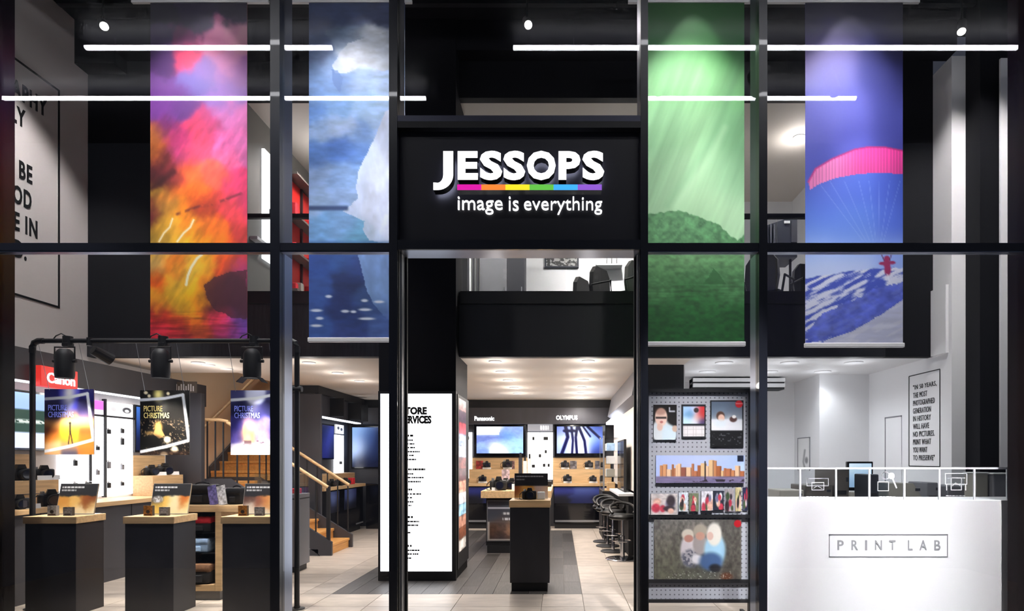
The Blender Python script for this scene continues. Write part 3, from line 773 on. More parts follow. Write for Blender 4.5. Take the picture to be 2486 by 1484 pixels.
def art_glider(x, y):  # dark upper edge paints the lack of light into the sky
    P = [(2070,10,(6,6,40)),(1960,50,(8,8,44)),(2070,40,(12,12,52)),(2180,50,(6,6,40)),(2040,100,(120,110,170)),(1970,110,(110,100,160)),(2130,110,(56,58,124)),(2180,120,(30,32,90)),(2030,180,(110,108,180)),(2130,190,(58,62,140)),(2180,200,(52,56,132)),
         (2030,260,(100,104,196)),(2080,260,(106,110,210)),(2150,260,(62,68,156)),(1970,300,(76,80,176)),(2070,330,(84,90,196)),(2170,330,(60,66,156)),(1970,400,(64,74,176)),(2070,450,(70,100,204)),(2180,450,(58,84,188)),(1980,480,(70,100,204)),
         (2070,540,(82,120,216)),(1970,540,(84,124,222)),(2180,540,(70,100,206)),(2070,590,(108,146,232)),(1970,600,(130,164,238)),(2070,630,(160,184,242)),(1980,645,(196,210,246)),(2070,655,(214,222,248)),(2180,620,(130,158,232)),(2180,650,(150,174,236))]
    q = rbf(P, x, y, 32)
    up = [(1962,442),(1980,410),(2020,386),(2075,363),(2110,357),(2150,358),(2196,367)]; dn = [(2196,422),(2120,420),(2080,423),(2030,432),(1990,446),(1967,461)]
    cn = poly(x, y, up+dn); tr = sm(2000, 2110, x)[..., None]
    pc = np.array((250,134,204.))*(1-tr)+np.array((236,62,160.))*tr
    pc = pc*(1-.16*(np.sin(x*.8) > .55)[..., None])*(1.08-.16*sm(360, 430, y)[..., None])
    q = q*(1-cn[..., None])+pc*cn[..., None]
    q = blend(q, seg(x, y, up, 2.2, 1.2)*.8, (196, 30, 120))
    for ax in (1985, 2015, 2050, 2085, 2110, 2135, 2160, 2185):
        q = blend(q, seg(x, y, [(ax, 440), (2120+(ax-2085)*.25, 585)], .7, .8)*.32, (170, 190, 240))
    ridge = np.interp(x, [1955,1990,2030,2080,2120,2160,2195], [676,668,664,657,651,653,650])+(fbm(x/14, y*0+4, 3)-.5)*8
    mt = sm(-1.5, 1.5, y-ridge)
    s = fbm((x*.9-y*.45)/40, (y*.9+x*.45)/8, 5); w = sm(.42, .60, s)[..., None]
    mc = np.array((66,86,190.))*(1-w)+np.array((214,218,240.))*w
    big = poly(x+(fbm(x/20, y/20)-.5)*22, y+(fbm(x/20+3, y/20)-.5)*22, [(1950,815),(1985,770),(2040,740),(2085,728),(2120,700),(2170,690),(2200,680),(2200,725),(2140,765),(2070,805),(2000,826),(1955,830)])
    mc = mc*(1-big[..., None]*.9)+(np.array((88,104,208.))*(1+n_rgb(x, y, 20, 14, .22)))*big[..., None]*.9
    br = poly(x, y, [(2200,722),(2140,764),(2070,804),(2000,828),(2000,850),(2200,850)]); mc = blend(mc, br*.9, (206, 208, 228))
    mc = mc*(1+br[..., None]*n_rgb(x+y, y, 60, 8, .07))
    q = q*(1-mt[..., None])+mc*mt[..., None]
    for e in ((2153,628,7,7),(2153,640,9,10),(2155,655,8,14),(2142,640,8,4),(2166,638,8,4)):
        q = blend(q, ell(x, y, *e, .3), (150, 34, 90))
    q = blend(q, seg(x, y, [(2140,618),(2146,632)], 1, 1)+seg(x, y, [(2166,612),(2160,632)], 1, 1), (90, 30, 80))
    q = blend(q, seg(x, y, [(2154,666),(2160,685)], 1.5, 1)*.7, (230, 235, 250))
    return q
BY = 6.6
def banner(u0, u1, v1, art, label, r0, r1, bar):
    x0, x1 = XX(u0, BY), XX(u1, BY); z0, z1 = ZZ(v1, BY), ZZ(6, BY)
    t = thing('hanging_banner', label, 'banner', ((x0+x1)/2, BY, z0), 0, 'hanging photo banners')
    panel('fabric', x0, x1, z0, z1, BY, art, (u0, u1, 6, v1), t, 'bannerm', 2.4, .004)
    MB().box(XX(r0, BY), XX(r1, BY), BY-.012, BY+.02, z1-.005, z1+.03).build('top_rail', 'whitesatin', t)
    if bar: MB().bbox(x0-.01, x1+.012, BY-.02, BY+.02, z0-.045, z0+.004, .008).build('bottom_bar', 'whitesatin', t)
    for xx in (x0+.1, x1-.1):
        MB().cyl((xx, BY, z1+.03), (xx, BY, TOP), .003, n=6).build('suspension_wire', 'alu', t)
    return t
banner(365, 600, 822, art_lava, 'tall banner printed with glowing orange lava and pink smoke', 320, 652, False)
banner(750, 983, 821, art_ice, 'tall banner printed with a pale blue iceberg over dark water', 700, 1000, True)
banner(1573, 1807, 831, art_green, 'tall green banner printed with light rays over a mountain', 1525, 1822, True)
banner(1955, 2192, 834, art_glider, 'tall blue banner printed with a pink paraglider over snow', 1850, 2232, True)

def track_spot(x, y, z, aim, watts, size, label, group, lit=True, blend_=.5, face=True):
    """black cylinder spotlight on a short stem under the ceiling"""
    t = thing('track_spotlight', label, 'spotlight', (x, y, z), 0, group)
    p = Vector((x, y, z)); d = (Vector(aim)-p).normalized()
    MB().cyl(p+Vector((0, 0, .07)), (x, y, TOP-.0), .012, n=8).build('stem', 'black', t)
    MB().cyl(p-d*.09, p+d*.09, .048, .052, 16).build('body', 'black', t, True)
    MB().cyl(p-d*.02+Vector((0, 0, .0)), p+Vector((0, 0, .09)), .016, n=8).build('yoke', 'black', t)
    MB().cyl(p+d*.088, p+d*.094, .044, n=16).build('lamp_face', 'lampface' if face else 'alu', t)
    if lit: spot_light(t, p+d*.11, aim, watts, size, blend_, .04, (1, .97, .94))
    return t
# grazing banner spots, plus two unseen wash spots added to brighten each front
for k, (cx, nm) in enumerate(((482, 'lava'), (866, 'iceberg'), (1690, 'green'), (2072, 'paraglider'))):
    x = XX(cx, BY)
    track_spot(x, 6.17, 6.84, (x+(.18 if k == 0 else (.1 if k == 1 else -.05)), 6.62, 5.2), L_BANNER*(.045, .02, .05, .05)[k], 46, 'black track spotlight grazing the top of the %s banner' % nm, 'banner spotlights', True, .18)
    track_spot(x-.25, 5.62, 6.80, (x, 6.6, 4.4), L_BANNER*(.75, .55, .8, .8)[k], 66, 'added black track spotlight washing the upper half of the %s banner' % nm, 'banner spotlights', True, 1.0)
    track_spot(x+.25, 5.62, 6.80, (x, 6.6, 3.3), L_BANNER*1.15, 30, 'added black track spotlight washing the lower half of the %s banner' % nm, 'banner spotlights', True, .9)
track_spot(-4.9, 5.75, 6.78, (WL, 7.1, 3.4), 520, 56, 'black track spotlight washing the quote wall', 'wall wash spotlights', True, .6)
track_spot(4.0, 5.75, 6.78, (4.87, 7.6, 4.3), 520, 52, 'added black track spotlight washing the narrow white return', 'wall wash spotlights', True, .8)  # unseen spot added to brighten the white return
# spots that glare toward the street
for u, v, lab in ((250, 58, 'glaring ceiling spotlight near the quote wall'), (1280, 55, 'glaring ceiling spotlight above the shop sign'), (2335, 65, 'glaring ceiling spotlight near the print room edge')):
    Y = 7.3; p = (XX(u, Y), Y, ZZ(v, Y))
    if lab.endswith('edge'): a = (3.0, 5.0, 1.0)
    elif 'sign' in lab: a = (.2, 5.0, 4.0)
    else: a = (-3.0, 5.0, 3.6)
    track_spot(*p, a, 60, 60, lab, 'glaring spotlights', True)
# ================================================================== CEILING LIGHTS
def dl_px(u, v, z=CEIL): Y = (z-EYE)*FPX/(PV-v); return XX(u, Y), Y
k = 0
for (uL, vL) in ((1202, 877), (1217, 902), (1233, 923), (1248, 941), (1256, 955)):
    x, y = dl_px(uL, vL); downlight(x, y, CEIL, L_DOWN, 'recessed downlight over the entrance, column-side row, %s from the street' % ('first', 'second', 'third', 'fourth', 'fifth')[k], 'entrance downlights'); k += 1
k = 0
for (uL, vL) in ((1428, 876), (1422, 902), (1417, 922), (1413, 940), (1410, 954), (1407, 966)):
    x, y = dl_px(uL, vL); downlight(x, y, CEIL, L_DOWN, 'recessed downlight over the entrance, stool-side row, %s from the street' % ('first', 'second', 'third', 'fourth', 'fifth', 'sixth')[k], 'entrance downlights'); k += 1
for uL, vL, nm in ((481, 880, 'nearest the grey fascia'), (550, 895, 'in front of the beige stair wall'), (750, 880, 'nearest the window in front of the stairs'), (820, 905, 'over the bottom of the stairs'), (873, 925, 'by the column, behind the stairs')):
    x, y = dl_px(uL, vL); downlight(x, y, CEIL, L_DOWN*(.6 if uL < 560 else 1), 'recessed downlight %s' % nm, 'stair side downlights')
for k, (y, nm) in enumerate(((9.0, 'hidden above the camera shelves'),)):
    downlight(-4.9, 8.6, CEIL, L_DOWN*.5, 'recessed downlight %s' % nm, 'stair side downlights')
downlight(-5.4, 11.2, UPC, L_DOWN_UP*.8, 'added downlight high above the stair flight', 'stair side downlights')  # unseen lamp added to light the stair void
for uL, vL, nm in ((1758, 880, 'first seen above the pegboard'), (1717, 902, 'second seen above the pegboard'), (1917, 880, 'nearest the dark mullion'), (1868, 902, 'half hidden by the dark mullion'), (2072, 880, 'nearest the framed quote'), (1997, 902, 'over the boxed white corner')):
    x, y = dl_px(uL, vL); downlight(x, y, CEIL, L_DOWN_LAB, 'oval-looking print room downlight %s' % nm, 'print room downlights', (.94, .97, 1.0), .105, 150, .05)
for u, Y, nm in ((1940, 8.9, 'seen beside the paraglider banner'), (1500, 9.6, 'above the office chairs'), (1150, 9.6, 'behind the column'), (820, 9.2, 'above the red shelves')):
    downlight(XX(u, Y), Y, UPC, L_DOWN_UP*(2.2 if u == 1500 else 1.0), 'mezzanine downlight %s' % nm, 'mezzanine downlights', (1, .95, .9))

# ================================================================== small goods used in many places
def make_camera():
    t = thing('camera', 'camera', 'camera')
    MB().bbox(-.068, .068, -.022, .026, 0, .088, .012).build('body', 'camera', t, True)
    MB().prism([(-.030, .086), (.030, .086), (.020, .118), (-.020, .118)], -.03, .02).build('viewfinder', 'camera', t)
    MB().bbox(-.076, -.040, -.042, .020, .004, .084, .012).build('grip', 'camera', t, True)
    l = MB().cyl((.008, -.02, .045), (.008, -.075, .045), .037, .036, 20).cyl((.008, -.074, .045), (.008, -.098, .045), .040, .040, 20).build('lens', 'camera', t, True)
    MB().cyl((.008, -.097, .045), (.008, -.1, .045), .031, n=20).build('front_glass', 'lens', l)
    MB().tube([(-.07, 0, .08), (-.10, .0, .05), (-.10, -.02, .005), (-.07, -.05, .002)], .004, 6).build('strap', 'camera', t)
    MB().lathe([(.001, .104), (.012, .104), (.012, .088), (.001, .088)], (-.048, .0, 0), 12).build('dial', 'silvercam', t)
    return t
_cam_proto = [None]
def camera(x, y, z, rz, s, label, group):
    if _cam_proto[0] is None: _cam_proto[0] = make_camera(); o = _cam_proto[0]
    else: o = copy_tree(_cam_proto[0])
    o.location = (x, y, z); o.rotation_euler = (0, 0, rz); o.scale = (s, s, s)
    return tag(o, label, 'camera', group)
def ticket(x, y, z, rz, w, h, label, group):
    o = MB().prism([(-.03, 0), (.012, 0), (-.008, h), (-.016, h)], -w/2, w/2, 'X').build('price_ticket', 'ticket')
    o.location = (x, y, z); o.rotation_euler = (0, 0, rz); return tag(o, label, 'ticket', group)
def pack(name, x0, x1, y0, y1, z0, z1, m, label, cat, group=None, r=.01):
    return tag(MB().bbox(x0, x1, y0, y1, z0, z1, r).build(name, m), label, cat, group)
def bag(x, y, z, w, d, h, m, label, group, flap=None):
    t = thing('camera_bag', label, 'bag', (x, y, z), 0, group)
    MB().bbox(x-w/2, x+w/2, y-d/2, y+d/2, z, z+h*.82, min(w, d, h)*.16).build('body', m, t, True)
    MB().bbox(x-w/2-.004, x+w/2+.004, y-d/2-.008, y+d/2, z+h*.5, z+h*.9, min(w, d, h)*.14).build('flap', flap or m, t, True)
    MB().tube([(x+w*.3*math.cos(a), y, z+h*.84+h*.16*math.sin(a)) for a in np.linspace(0, math.pi, 9)], .008, 6).build('handle', 'bagblack', t)
    MB().bbox(x-w*.2, x+w*.2, y-d/2-.02, y-d/2, z+h*.1, z+h*.42, .008).build('pocket', m, t)
    return t

# ================================================================== WINDOW DISPLAY: three plinths
PY0, PY1, PZ = 5.93, 6.32, .95
def art_card(kind):
    """display card: dark header with pale lettering too small to read, warm picture below; coordinates 0..110 x 0..80"""
    def fn(x, y):
        q = np.zeros(x.shape+(3,))+np.array((40, 40, 44.))
        P = {0: [(20,55,(214,150,70)),(50,50,(238,190,110)),(80,48,(150,84,40)),(100,60,(236,196,130)),(95,45,(120,60,30)),(60,72,(250,226,180)),(20,76,(244,214,160)),(110,76,(250,236,200))],
             1: [(15,45,(70,60,60)),(15,62,(246,200,90)),(45,50,(250,196,90)),(60,50,(255,240,200)),(75,55,(255,238,190)),(90,50,(196,90,24)),(102,60,(250,220,150)),(50,72,(255,236,180)),(15,76,(250,210,110)),(100,76,(255,232,180))],
             2: [(15,45,(80,50,44)),(20,60,(240,226,210)),(45,52,(150,90,70)),(65,48,(214,140,80)),(80,50,(236,190,130)),(100,52,(80,40,30)),(50,72,(250,236,210)),(100,74,(250,240,224)),(15,76,(246,230,206))]}[kind]
        lo = rbf(P, x+(fbm(x/9, y/9)-.5)*10, y+(fbm(x/9+4, y/9)-.5)*10, 9)
        m = sm(30, 36, y+(fbm(x/14, y/20)-.5)*8)[..., None]
        q = q*(1-m)+lo*m
        if kind == 1: q = blend(q, ell(x, y, 18, 42, 14, 9, .4)*(.5+.5*(fbm(x/4, y/4) > .5)), (226, 226, 230))
        for yy, x1, a in ((10, 70, .95), (18, 48, .75)):
            dash = (np.sin(x*1.7+yy)+np.sin(x*.61+yy*3) > -.9)
            q = blend(q, rect(x, y, 6, x1, yy-2.2, yy+2.2, .8)*dash*a, (238, 238, 240))
        return blend(q, 1-rect(x, y, 1, 109, 1, 79, .8), (150, 146, 142))
    return fn
pl = ((55, 185, 'in front of the camera shelves', 'at the quote wall end'), (298, 422, 'between its two neighbours', 'in the middle'), (535, 659, 'in front of the bag shelves', 'beside the first mullion'))
for k, (u0, u1, lab, lab2) in enumerate(pl):
    x0, x1 = XX(u0, PY0), XX(u1, PY0)
    t = thing('display_plinth', 'charcoal plinth with pale wood top in the window, %s' % lab2, 'plinth', ((x0+x1)/2, (PY0+PY1)/2, 0), 0, 'window plinths')
    MB().bbox(x0+.012, x1-.012, PY0+.012, PY1-.012, 0, PZ-.068, .004).build('body', 'plinth', t)
    MB().bbox(x0, x1, PY0, PY1, PZ-.068, PZ, .004).build('top', 'wood', t)
    # picture card in a clear stand
    a = (135, 252), (363, 475), (587, 700); Yc = 6.17
    cx0, cx1 = XX(a[k][0], Yc), XX(a[k][1], Yc)
    cx1 = min(cx1, x1-.012+.0); 
    c = thing('display_card', 'upright picture card with dark header on the plinth %s' % lab2, 'display card', ((cx0+cx1)/2, Yc, PZ), 0, 'picture cards on plinths')
    panel('print', cx0, cx1, PZ+.006, PZ+.315, Yc, art_card(k), (0, 110, 0, 80), c, 'printm', 1.0, .012, None, -.22)
    MB().box(cx0-.005, cx1+.005, Yc-.03, Yc+.10, PZ, PZ+.006).build('acrylic_base', 'clear', c)
    # small boxed goods before the card
    for j, (du, w, hh) in enumerate(((22, .085, .10), (66, .085, .085))):
        bx = cx0+du/110*(cx1-cx0)
        nm = (('white instant camera pack', 'small photo print holder'), ('amber action camera pack', 'grey printed price block'), ('brown gift camera pack', 'slim grey price block'))[k][j]
        t2 = thing('small_pack', '%s on the plinth %s' % (nm, lab2), 'pack', (bx, Yc-.12, PZ), 0, 'packs on window plinths')
        A = [(240,240,238) if (k, j) == (0, 0) else ((206,140,60) if j == 0 else (168,168,172))]
        def fn(x, y, A=A, j=j):
            q = np.zeros(x.shape+(3,))+np.array(A[0], float)
            q = q*(1+n_rgb(x, y, 7, 7, .35))
            if j == 0: q = blend(q, ell(x, y, 20, 24, 9, 7, .3), (46, 42, 42)); q = blend(q, rect(x, y, 4, 36, 33, 38), (96, 62, 40))
            else:
                for yy in (10, 18, 26): q = blend(q, rect(x, y, 6, 34, yy-1.5, yy+1.5), (236, 236, 238))
                q = blend(q, rect(x, y, 6, 34, 30, 37), (84, 84, 92))
            return q
        panel('printed_front', bx-w/2, bx+w/2, PZ+.0, PZ+hh, Yc-.14, fn, (0, 40, 0, 40), t2, 'printm', 1.6, .002)
        MB().box(bx-w/2+.002, bx+w/2-.002, Yc-.138, Yc-.10, PZ, PZ+hh-.002).build('box', 'ticket' if (k, j) == (0, 0) else 'brownbox', t2)

# ---- black pipe rail with spotlights and hanging posters
RY, RZ = 6.20, ZZ(828, 6.20)
rl, rr = XX(79, RY), XX(721, RY); R = .024
t = thing('pipe_rail', 'black pipe rail arching over the window plinths', 'rail', ((rl+rr)/2, RY, 0))
MB().tube([(rl+.10, RY, RZ), (rr-.10, RY, RZ)], R, 12).build('cross_pipe', 'black', t, True)
for x, s in ((rl, 1), (rr, -1)):
    MB().tube([(x, RY, .012), (x, RY, RZ-.11)], R*1.05, 12).build('post', 'black', t, True)
    MB().tube([(x, RY, RZ-.12), (x, RY, RZ-.06), (x+s*.018, RY, RZ-.02), (x+s*.06, RY, RZ), (x+s*.11, RY, RZ)], R*1.25, 12).build('elbow', 'black', t, True)
    MB().lathe([(.075, 0), (.075, .008), (.03, .014), (.03, .03)], (x, RY, .0), 16).build('base_flange', 'black', t)
MB().cyl((rr-.05, RY, ZZ(945, RY)), (rr+.05, RY, ZZ(945, RY)), .03, n=12).build('pipe_clamp', 'black', t)
def par_can(u, label, tilt=0.0):
    x = XX(u, RY-.04); y = RY-.04; zt = RZ-.09; zb = zt-.30
    t = thing('stage_spotlight', label, 'spotlight', (x, y, zt), 0, 'stage spotlights on the pipe rail')
    MB().cyl((x, RY-.0, RZ-.045), (x, RY, RZ+.045), .045, n=12).bbox(x-.03, x+.03, RY-.045, RY+.045, RZ-.06, RZ-.02, .006).build('hook_clamp', 'black', t)
    MB().tube([(x-.10, y, zt-.10), (x-.10, RY-.04, RZ-.07), (x+.10, RY-.04, RZ-.07), (x+.10, y, zt-.10)], .009, 6).build('yoke', 'black', t)
    MB().lathe([(.045, 0), (.065, -.02), (.082, -.06), (.084, -.25), (.078, -.29), (.07, -.28), (.07, -.2), (.02, -.19)], (x, y, zt), 20).build('can', 'black', t, True)
    MB().cyl((x, y, zt-.255), (x, y, zt-.265), .068, n=20).build('lamp_face', 'lampface', t)
    for s in (-1, 1): MB().cyl((x+s*.085, y, zt-.12), (x+s*.115, y, zt-.12), .016, n=10).build('tilt_knob', 'black', t)
    if label.find('stair') > 0:
        for s in (-1, 1): MB().prism([(x+s*.07, zb+.02), (x+s*.075, zb+.02), (x+s*.13, zb-.03), (x+s*.125, zb-.035)], y-.06, y+.06).build('barn_door', 'black', t)
    MB().tube([(x+.03, RY, RZ+.02), (x-.05, RY-.02, RZ+.07), (x-.12, RY, RZ+.05), (x-.16, RY, RZ)], .006, 6).build('cable', 'black', t)
    spot_light(t, (x, y, zt-.30), (x, 6.26, 1.0), L_PAR, 66, .6, .05, (1, .93, .82))
    return t
par_can(157, 'black stage spotlight hanging over the red sign')
par_can(390, 'black stage spotlight hanging under the lava banner')
par_can(612, 'black stage spotlight with barn doors before the stair wall')
xx = XX(228, RY)
t = thing('stage_spotlight', 'small black lamp turned away on the pipe rail', 'spotlight', (xx, RY, RZ), 0, 'stage spotlights on the pipe rail')
MB().cyl((xx-.05, RY+.05, RZ-.08), (xx+.03, RY+.2, RZ-.16), .05, .06, 14).build('can', 'black', t)
MB().cyl((xx-.04, RY, RZ-.05), (xx-.04, RY, RZ+.03), .03, n=10).build('hook_clamp', 'black', t)

# hanging posters
def art_poster(kind):  # spotlight hot spots at the top are painted into the artwork
    def fn(x, y):                              # 0..120 x 0..160
        if kind == 0:
            P = [(10,10,(20,14,120)),(60,6,(90,90,220)),(110,10,(16,12,110)),(20,45,(14,12,70)),(60,40,(40,44,140)),(100,45,(24,20,60)),(15,66,(20,14,60)),(60,64,(120,90,80)),(105,62,(80,66,110)),
                 (15,84,(230,160,90)),(60,80,(255,220,130)),(105,82,(250,190,120)),(10,100,(110,50,20)),(60,100,(255,206,50)),(105,100,(150,80,30)),(15,118,(240,140,50)),(60,118,(246,170,40)),(105,118,(220,120,40)),(20,140,(250,206,150)),(60,140,(200,150,110)),(100,148,(240,130,50)),(60,156,(80,80,110)),(20,156,(230,170,110))]
            q = rbf(P, x, y, 9)
            q = blend(q, ell(x, y, 60, 8, 12, 26, .9)*.9, (255, 255, 255))  # white hot spot of the lamp, painted on
            q = blend(q, seg(x, y, [(62,86),(62,104)], 2.2, 1)+seg(x, y, [(62,104),(58,134)], 1.3, 1)+seg(x, y, [(63,104),(68,134)], 1.3, 1)+ell(x, y, 62, 83, 3, 3), (34, 26, 30))
        elif kind == 1:
            q = np.zeros(x.shape+(3,))+np.array((14, 12, 10.))
            sp = (vnoise(x/2.6, y/2.6) > .74)*sm(66, 80, y)*(vnoise(x/20, y/20) > .42); q = blend(q, sp*.75, (176, 150, 120))
            q = blend(q, ell(x, y, 44, 92, 9, 14, .6), (226, 178, 96)); q = blend(q, poly(x, y, [(44,80),(60,112),(46,120),(32,108)])*.9, (206, 160, 96))
            q = blend(q, ell(x, y, 26, 106, 14, 5, .6)*.6, (190, 150, 90)); q = blend(q, ell(x, y, 28, 128, 26, 16, .5), (8, 7, 7))
            for e in ((66,122,8,8),(84,146,8,8),(58,158,9,6),(14,6,5,4),(22,14,4,4),(68,8,4,4)): q = blend(q, ell(x, y, *e, .4), (255, 244, 210))
            q = blend(q, ell(x, y, 44, 10, 10, 14, .9), (252, 240, 150))
            q = blend(q, rect(x, y, 0, 120, 150, 160, 3)*.6, (60, 36, 24))
        else:
            P = [(10,10,(70,72,130)),(60,8,(200,206,240)),(110,10,(60,62,120)),(20,45,(16,18,70)),(100,45,(16,18,66)),(60,60,(30,30,80)),(15,85,(60,56,150)),(45,85,(190,150,170)),(80,85,(120,110,190)),(110,90,(60,60,150)),(15,115,(80,70,150)),(42,110,(250,180,110)),(75,112,(190,150,190)),(110,112,(84,80,160)),(30,145,(244,240,250)),(80,142,(250,246,250)),(110,140,(200,206,236)),(50,158,(255,240,206)),(110,158,(240,226,214))]
            q = rbf(P, x, y, 10); q = q*(1+n_rgb(x, y, 7, 14, .16)*sm(66, 76, y)[..., None])
            q = blend(q, ell(x, y, 36, 96, 6, 14, .6)*.8, (255, 206, 130)); q = blend(q, ell(x, y, 42, 122, 8, 14, .6)*.8, (255, 226, 170))
            q = blend(q, ((vnoise(x/6, y/5) > .66)*rect(x, y, 30, 120, 124, 138, 2))*.7, (70, 40, 70))
        if kind != 2 or True:                  # white photo border, slightly turned
            for p in ([(2,24),(60,20),(104,11)], [(104,11),(112,70),(118,122)], ([(2,152),(60,140),(118,124)])):
                if kind == 2 and p[0][0] == 104: continue
                q = blend(q, seg(x, y, p, 3.6, 1.2), (232, 238, 250))
        if kind == 2: q = blend(q, rect(x, y, 0, 120, 132, 160, 4)*.6, (250, 248, 252))
        q = blend(q, ell(x, y, 52, 36, 14, 22, .9)*.30, (255, 255, 255))  # faint white ellipse paints the lamp's pool of light on every poster
        return q
    return fn
for k, (u0, u1, v0, v1, nm, tc_) in enumerate(((108, 228, 945, 1104, 'sunset beach poster', (120, 130, 226)), (340, 460, 948, 1105, 'dark festive party poster', (226, 204, 130)), (560, 680, 948, 1105, 'blue winter forest poster', (130, 140, 236)))):
    Yp = 6.34; x0, x1, z0, z1 = PX(u0, u1, v0, v1, Yp)
    t = thing('hanging_poster', '%s hanging on two wires from the pipe rail' % nm, 'poster', ((x0+x1)/2, Yp, z0), 0, 'hanging window posters')
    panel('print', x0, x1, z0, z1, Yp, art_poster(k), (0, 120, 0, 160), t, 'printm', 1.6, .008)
    lm = mat_emit('poster_lettering_%d' % k, tc_, .25)
    for j, w in enumerate(('PICTURE', 'CHRISTMAS')):
        mb = MB(); za = z1-(z1-z0)*(.285+j*.105); text_fit(mb, w, x0+.04, x0+(.23 if j == 0 else .30), za-.028, za+.03, front(Yp-.001), .0, .003)
        mb.build('poster_word', lm, t)
    for xx in (x0+.05, x1-.05):
        MB().cyl((xx, Yp, z1-.01), (xx+.0, RY, RZ), .0022, n=6).build('hanging_wire', 'alu', t)

# ---- wood-edged shelf unit with bags behind the plinths
UY0, UY1 = 6.56, 7.05
x0, x1 = XX(415, UY0), XX(537, UY0); ztop_ = 1.01
t = thing('shelf_unit', 'low wood-edged shelf unit filled with camera bags', 'shelf', ((x0+x1)/2, (UY0+UY1)/2, 0))
MB().box(x0+.03, x1-.03, UY0+.03, UY1, 0, .10).build('kick_plinth', 'plinthgrey', t)
MB().bbox(x0, x1+.24, UY0, UY1, .94, ztop_, .004).build('top', 'wood', t)
for xa in (x0, x1-.065): MB().bbox(xa, xa+.065, UY0, UY1, .10, .94, .004).build('side_panel', 'wood', t)
MB().bbox(x0+.065, x1-.065, UY0, UY1, .10, .17, .004).build('bottom_board', 'wood', t)
MB().box(x0+.065, x1-.065, UY1-.03, UY1, .17, .94).build('back_panel', 'black', t)
for z in (.50, .72): MB().box(x0+.065, x1-.065, UY0+.04, UY1-.03, z-.01, z).build('shelf_board', 'black', t)
xc = XX(505, UY0+.2)
bag(xc, UY0+.13, .17, .26, .24, .24, 'bagblack', 'black bag with brown flap on the bottom shelf', 'bags in the low shelf', 'bagbrown')
bag(xc-.03, UY0+.14, .50, .24, .2, .17, 'bagblue', 'pale blue printed pack on the middle shelf', 'bags in the low shelf')
bag(xc+.0, UY0+.14, .72, .24, .2, .18, 'bagblack', 'black bag with red front on the top shelf', 'bags in the low shelf', 'bagred')
bag(XX(490, 6.8), 6.82, ztop_, .3, .2, .24, 'bagblack', 'black shoulder bag on top of the low shelf, beside the price boards', 'bags on the low shelf')
bag(XX(573, 6.8), 6.82, ztop_, .16, .18, .2, 'bagblack', 'small black holster bag on top of the low shelf', 'bags on the low shelf')
for j, (u, c) in enumerate(((519, (118, 110, 170)), (541, (226, 224, 226)))):
    def fn(x, y, c=c): return (np.zeros(x.shape+(3,))+np.array(c, float))*(1+n_rgb(x, y, 5, 5, .5))
    Yc = 6.66; xa = XX(u, Yc)
    o = panel('price_board', xa-.045, xa+.045, ztop_+.002, ztop_+.22, Yc, fn, (0, 22, 0, 50), None, 'printm', 1.2, .012)
    o.rotation_euler = (-.25, -.28, 0); tag(o, ('mauve', 'white')[j]+' printed price board leaning on the low shelf', 'price board', 'price boards')
def fn(x, y): return rbf([(10,10,(170,150,190)),(50,8,(196,190,214)),(90,12,(206,190,210)),(30,24,(186,150,150)),(70,26,(160,130,170))], x, y, 12)*(1+n_rgb(x, y, 9, 9, .35))
tag(panel('photo_strip', XX(516, 7.0), XX(590, 7.0), ZZ(1182, 7.0), ZZ(1152, 7.0), 7.0, fn, (0, 100, 0, 40), None, 'printm', 1.6, .02), 'mauve photo strip behind the bags on the low shelf', 'photo strip')
bpy.data.objects['photo_strip'].location.z = ztop_+.03
x0b, x1b = bpy.data.objects['photo_strip'].location.x-.17, bpy.data.objects['photo_strip'].location.x+.17
pack('goods_box', x0b, x1b, 7.0-.0+.02, 7.05, ztop_, ztop_+.16, 'brownbox', 'taupe goods box behind the mauve photo strip', 'box')

# ================================================================== SHELVES ALONG THE QUOTE WALL
t = thing('wall_fascia', 'charcoal fascia above the camera shelves, lit strip beneath', 'fascia', (WL+.1, 8.0, 2.376))
MB().box(WL, WL+.17, 5.7, 10.3, 2.376, 2.73).build('board', 'charcoal', t)
MB().box(WL+.11, WL+.15, 5.7, 9.45, 2.355, 2.375).build('light_strip', 'strip', t)
c = thing('wall_counter', 'long charcoal counter with pale wood top along the quote wall', 'counter', (-5.8, 8.0, 0))
MB().box(WL, -5.55, 5.9, 9.48, .0, .93).build('body', 'charcoal', c)
MB().bbox(WL, -5.5, 5.85, 9.49, .93, .985, .004).build('top', 'wood_y', c)
for y in (6.6, 7.3, 8.0, 8.7): MB().box(-5.551, -5.545, y-.004, y+.004, .1, .93).build('panel_joint', 'black', c)
for n_, (ya, yb, nm) in enumerate(((5.95, 7.10, 'near the window'), (8.74, 9.44, 'by the end panel'))):
    s = thing('camera_riser', 'pale wood camera riser with back board on the counter %s' % nm, 'riser', (-5.85, (ya+yb)/2, .985), 0, 'camera risers')
    MB().bbox(WL+.02, -5.76, ya, yb, .985, 1.27, .004).build('step', 'wood_y', s)
    MB().bbox(WL+.005, WL+.03, ya, yb, 1.271, 1.56, .004).build('back_board', 'wood_y', s)
    MB().box(-5.761, -5.756, ya, yb, 1.12, 1.13).build('groove', 'brownbox', s)
GR = 'cameras on the quote wall counter'
camera(-5.91, 6.76, 1.27, 1.1, 1.5, 'black camera on the riser near the window, upper step, behind the pipe post', GR)
camera(-5.90, 7.06, 1.27, .9, 1.4, 'black camera on the upper step, nearest the sunset poster', GR)
camera(-5.62, 6.42, .985, .9, 1.3, 'black camera on the counter, nearest the shopfront', GR)
camera(-5.60, 6.80, .985, .8, 1.6, 'large black camera with flash on the counter before the riser', GR)
camera(-5.92, 8.95, 1.27, .9, 1.3, 'boxy black camera on the far riser', GR)
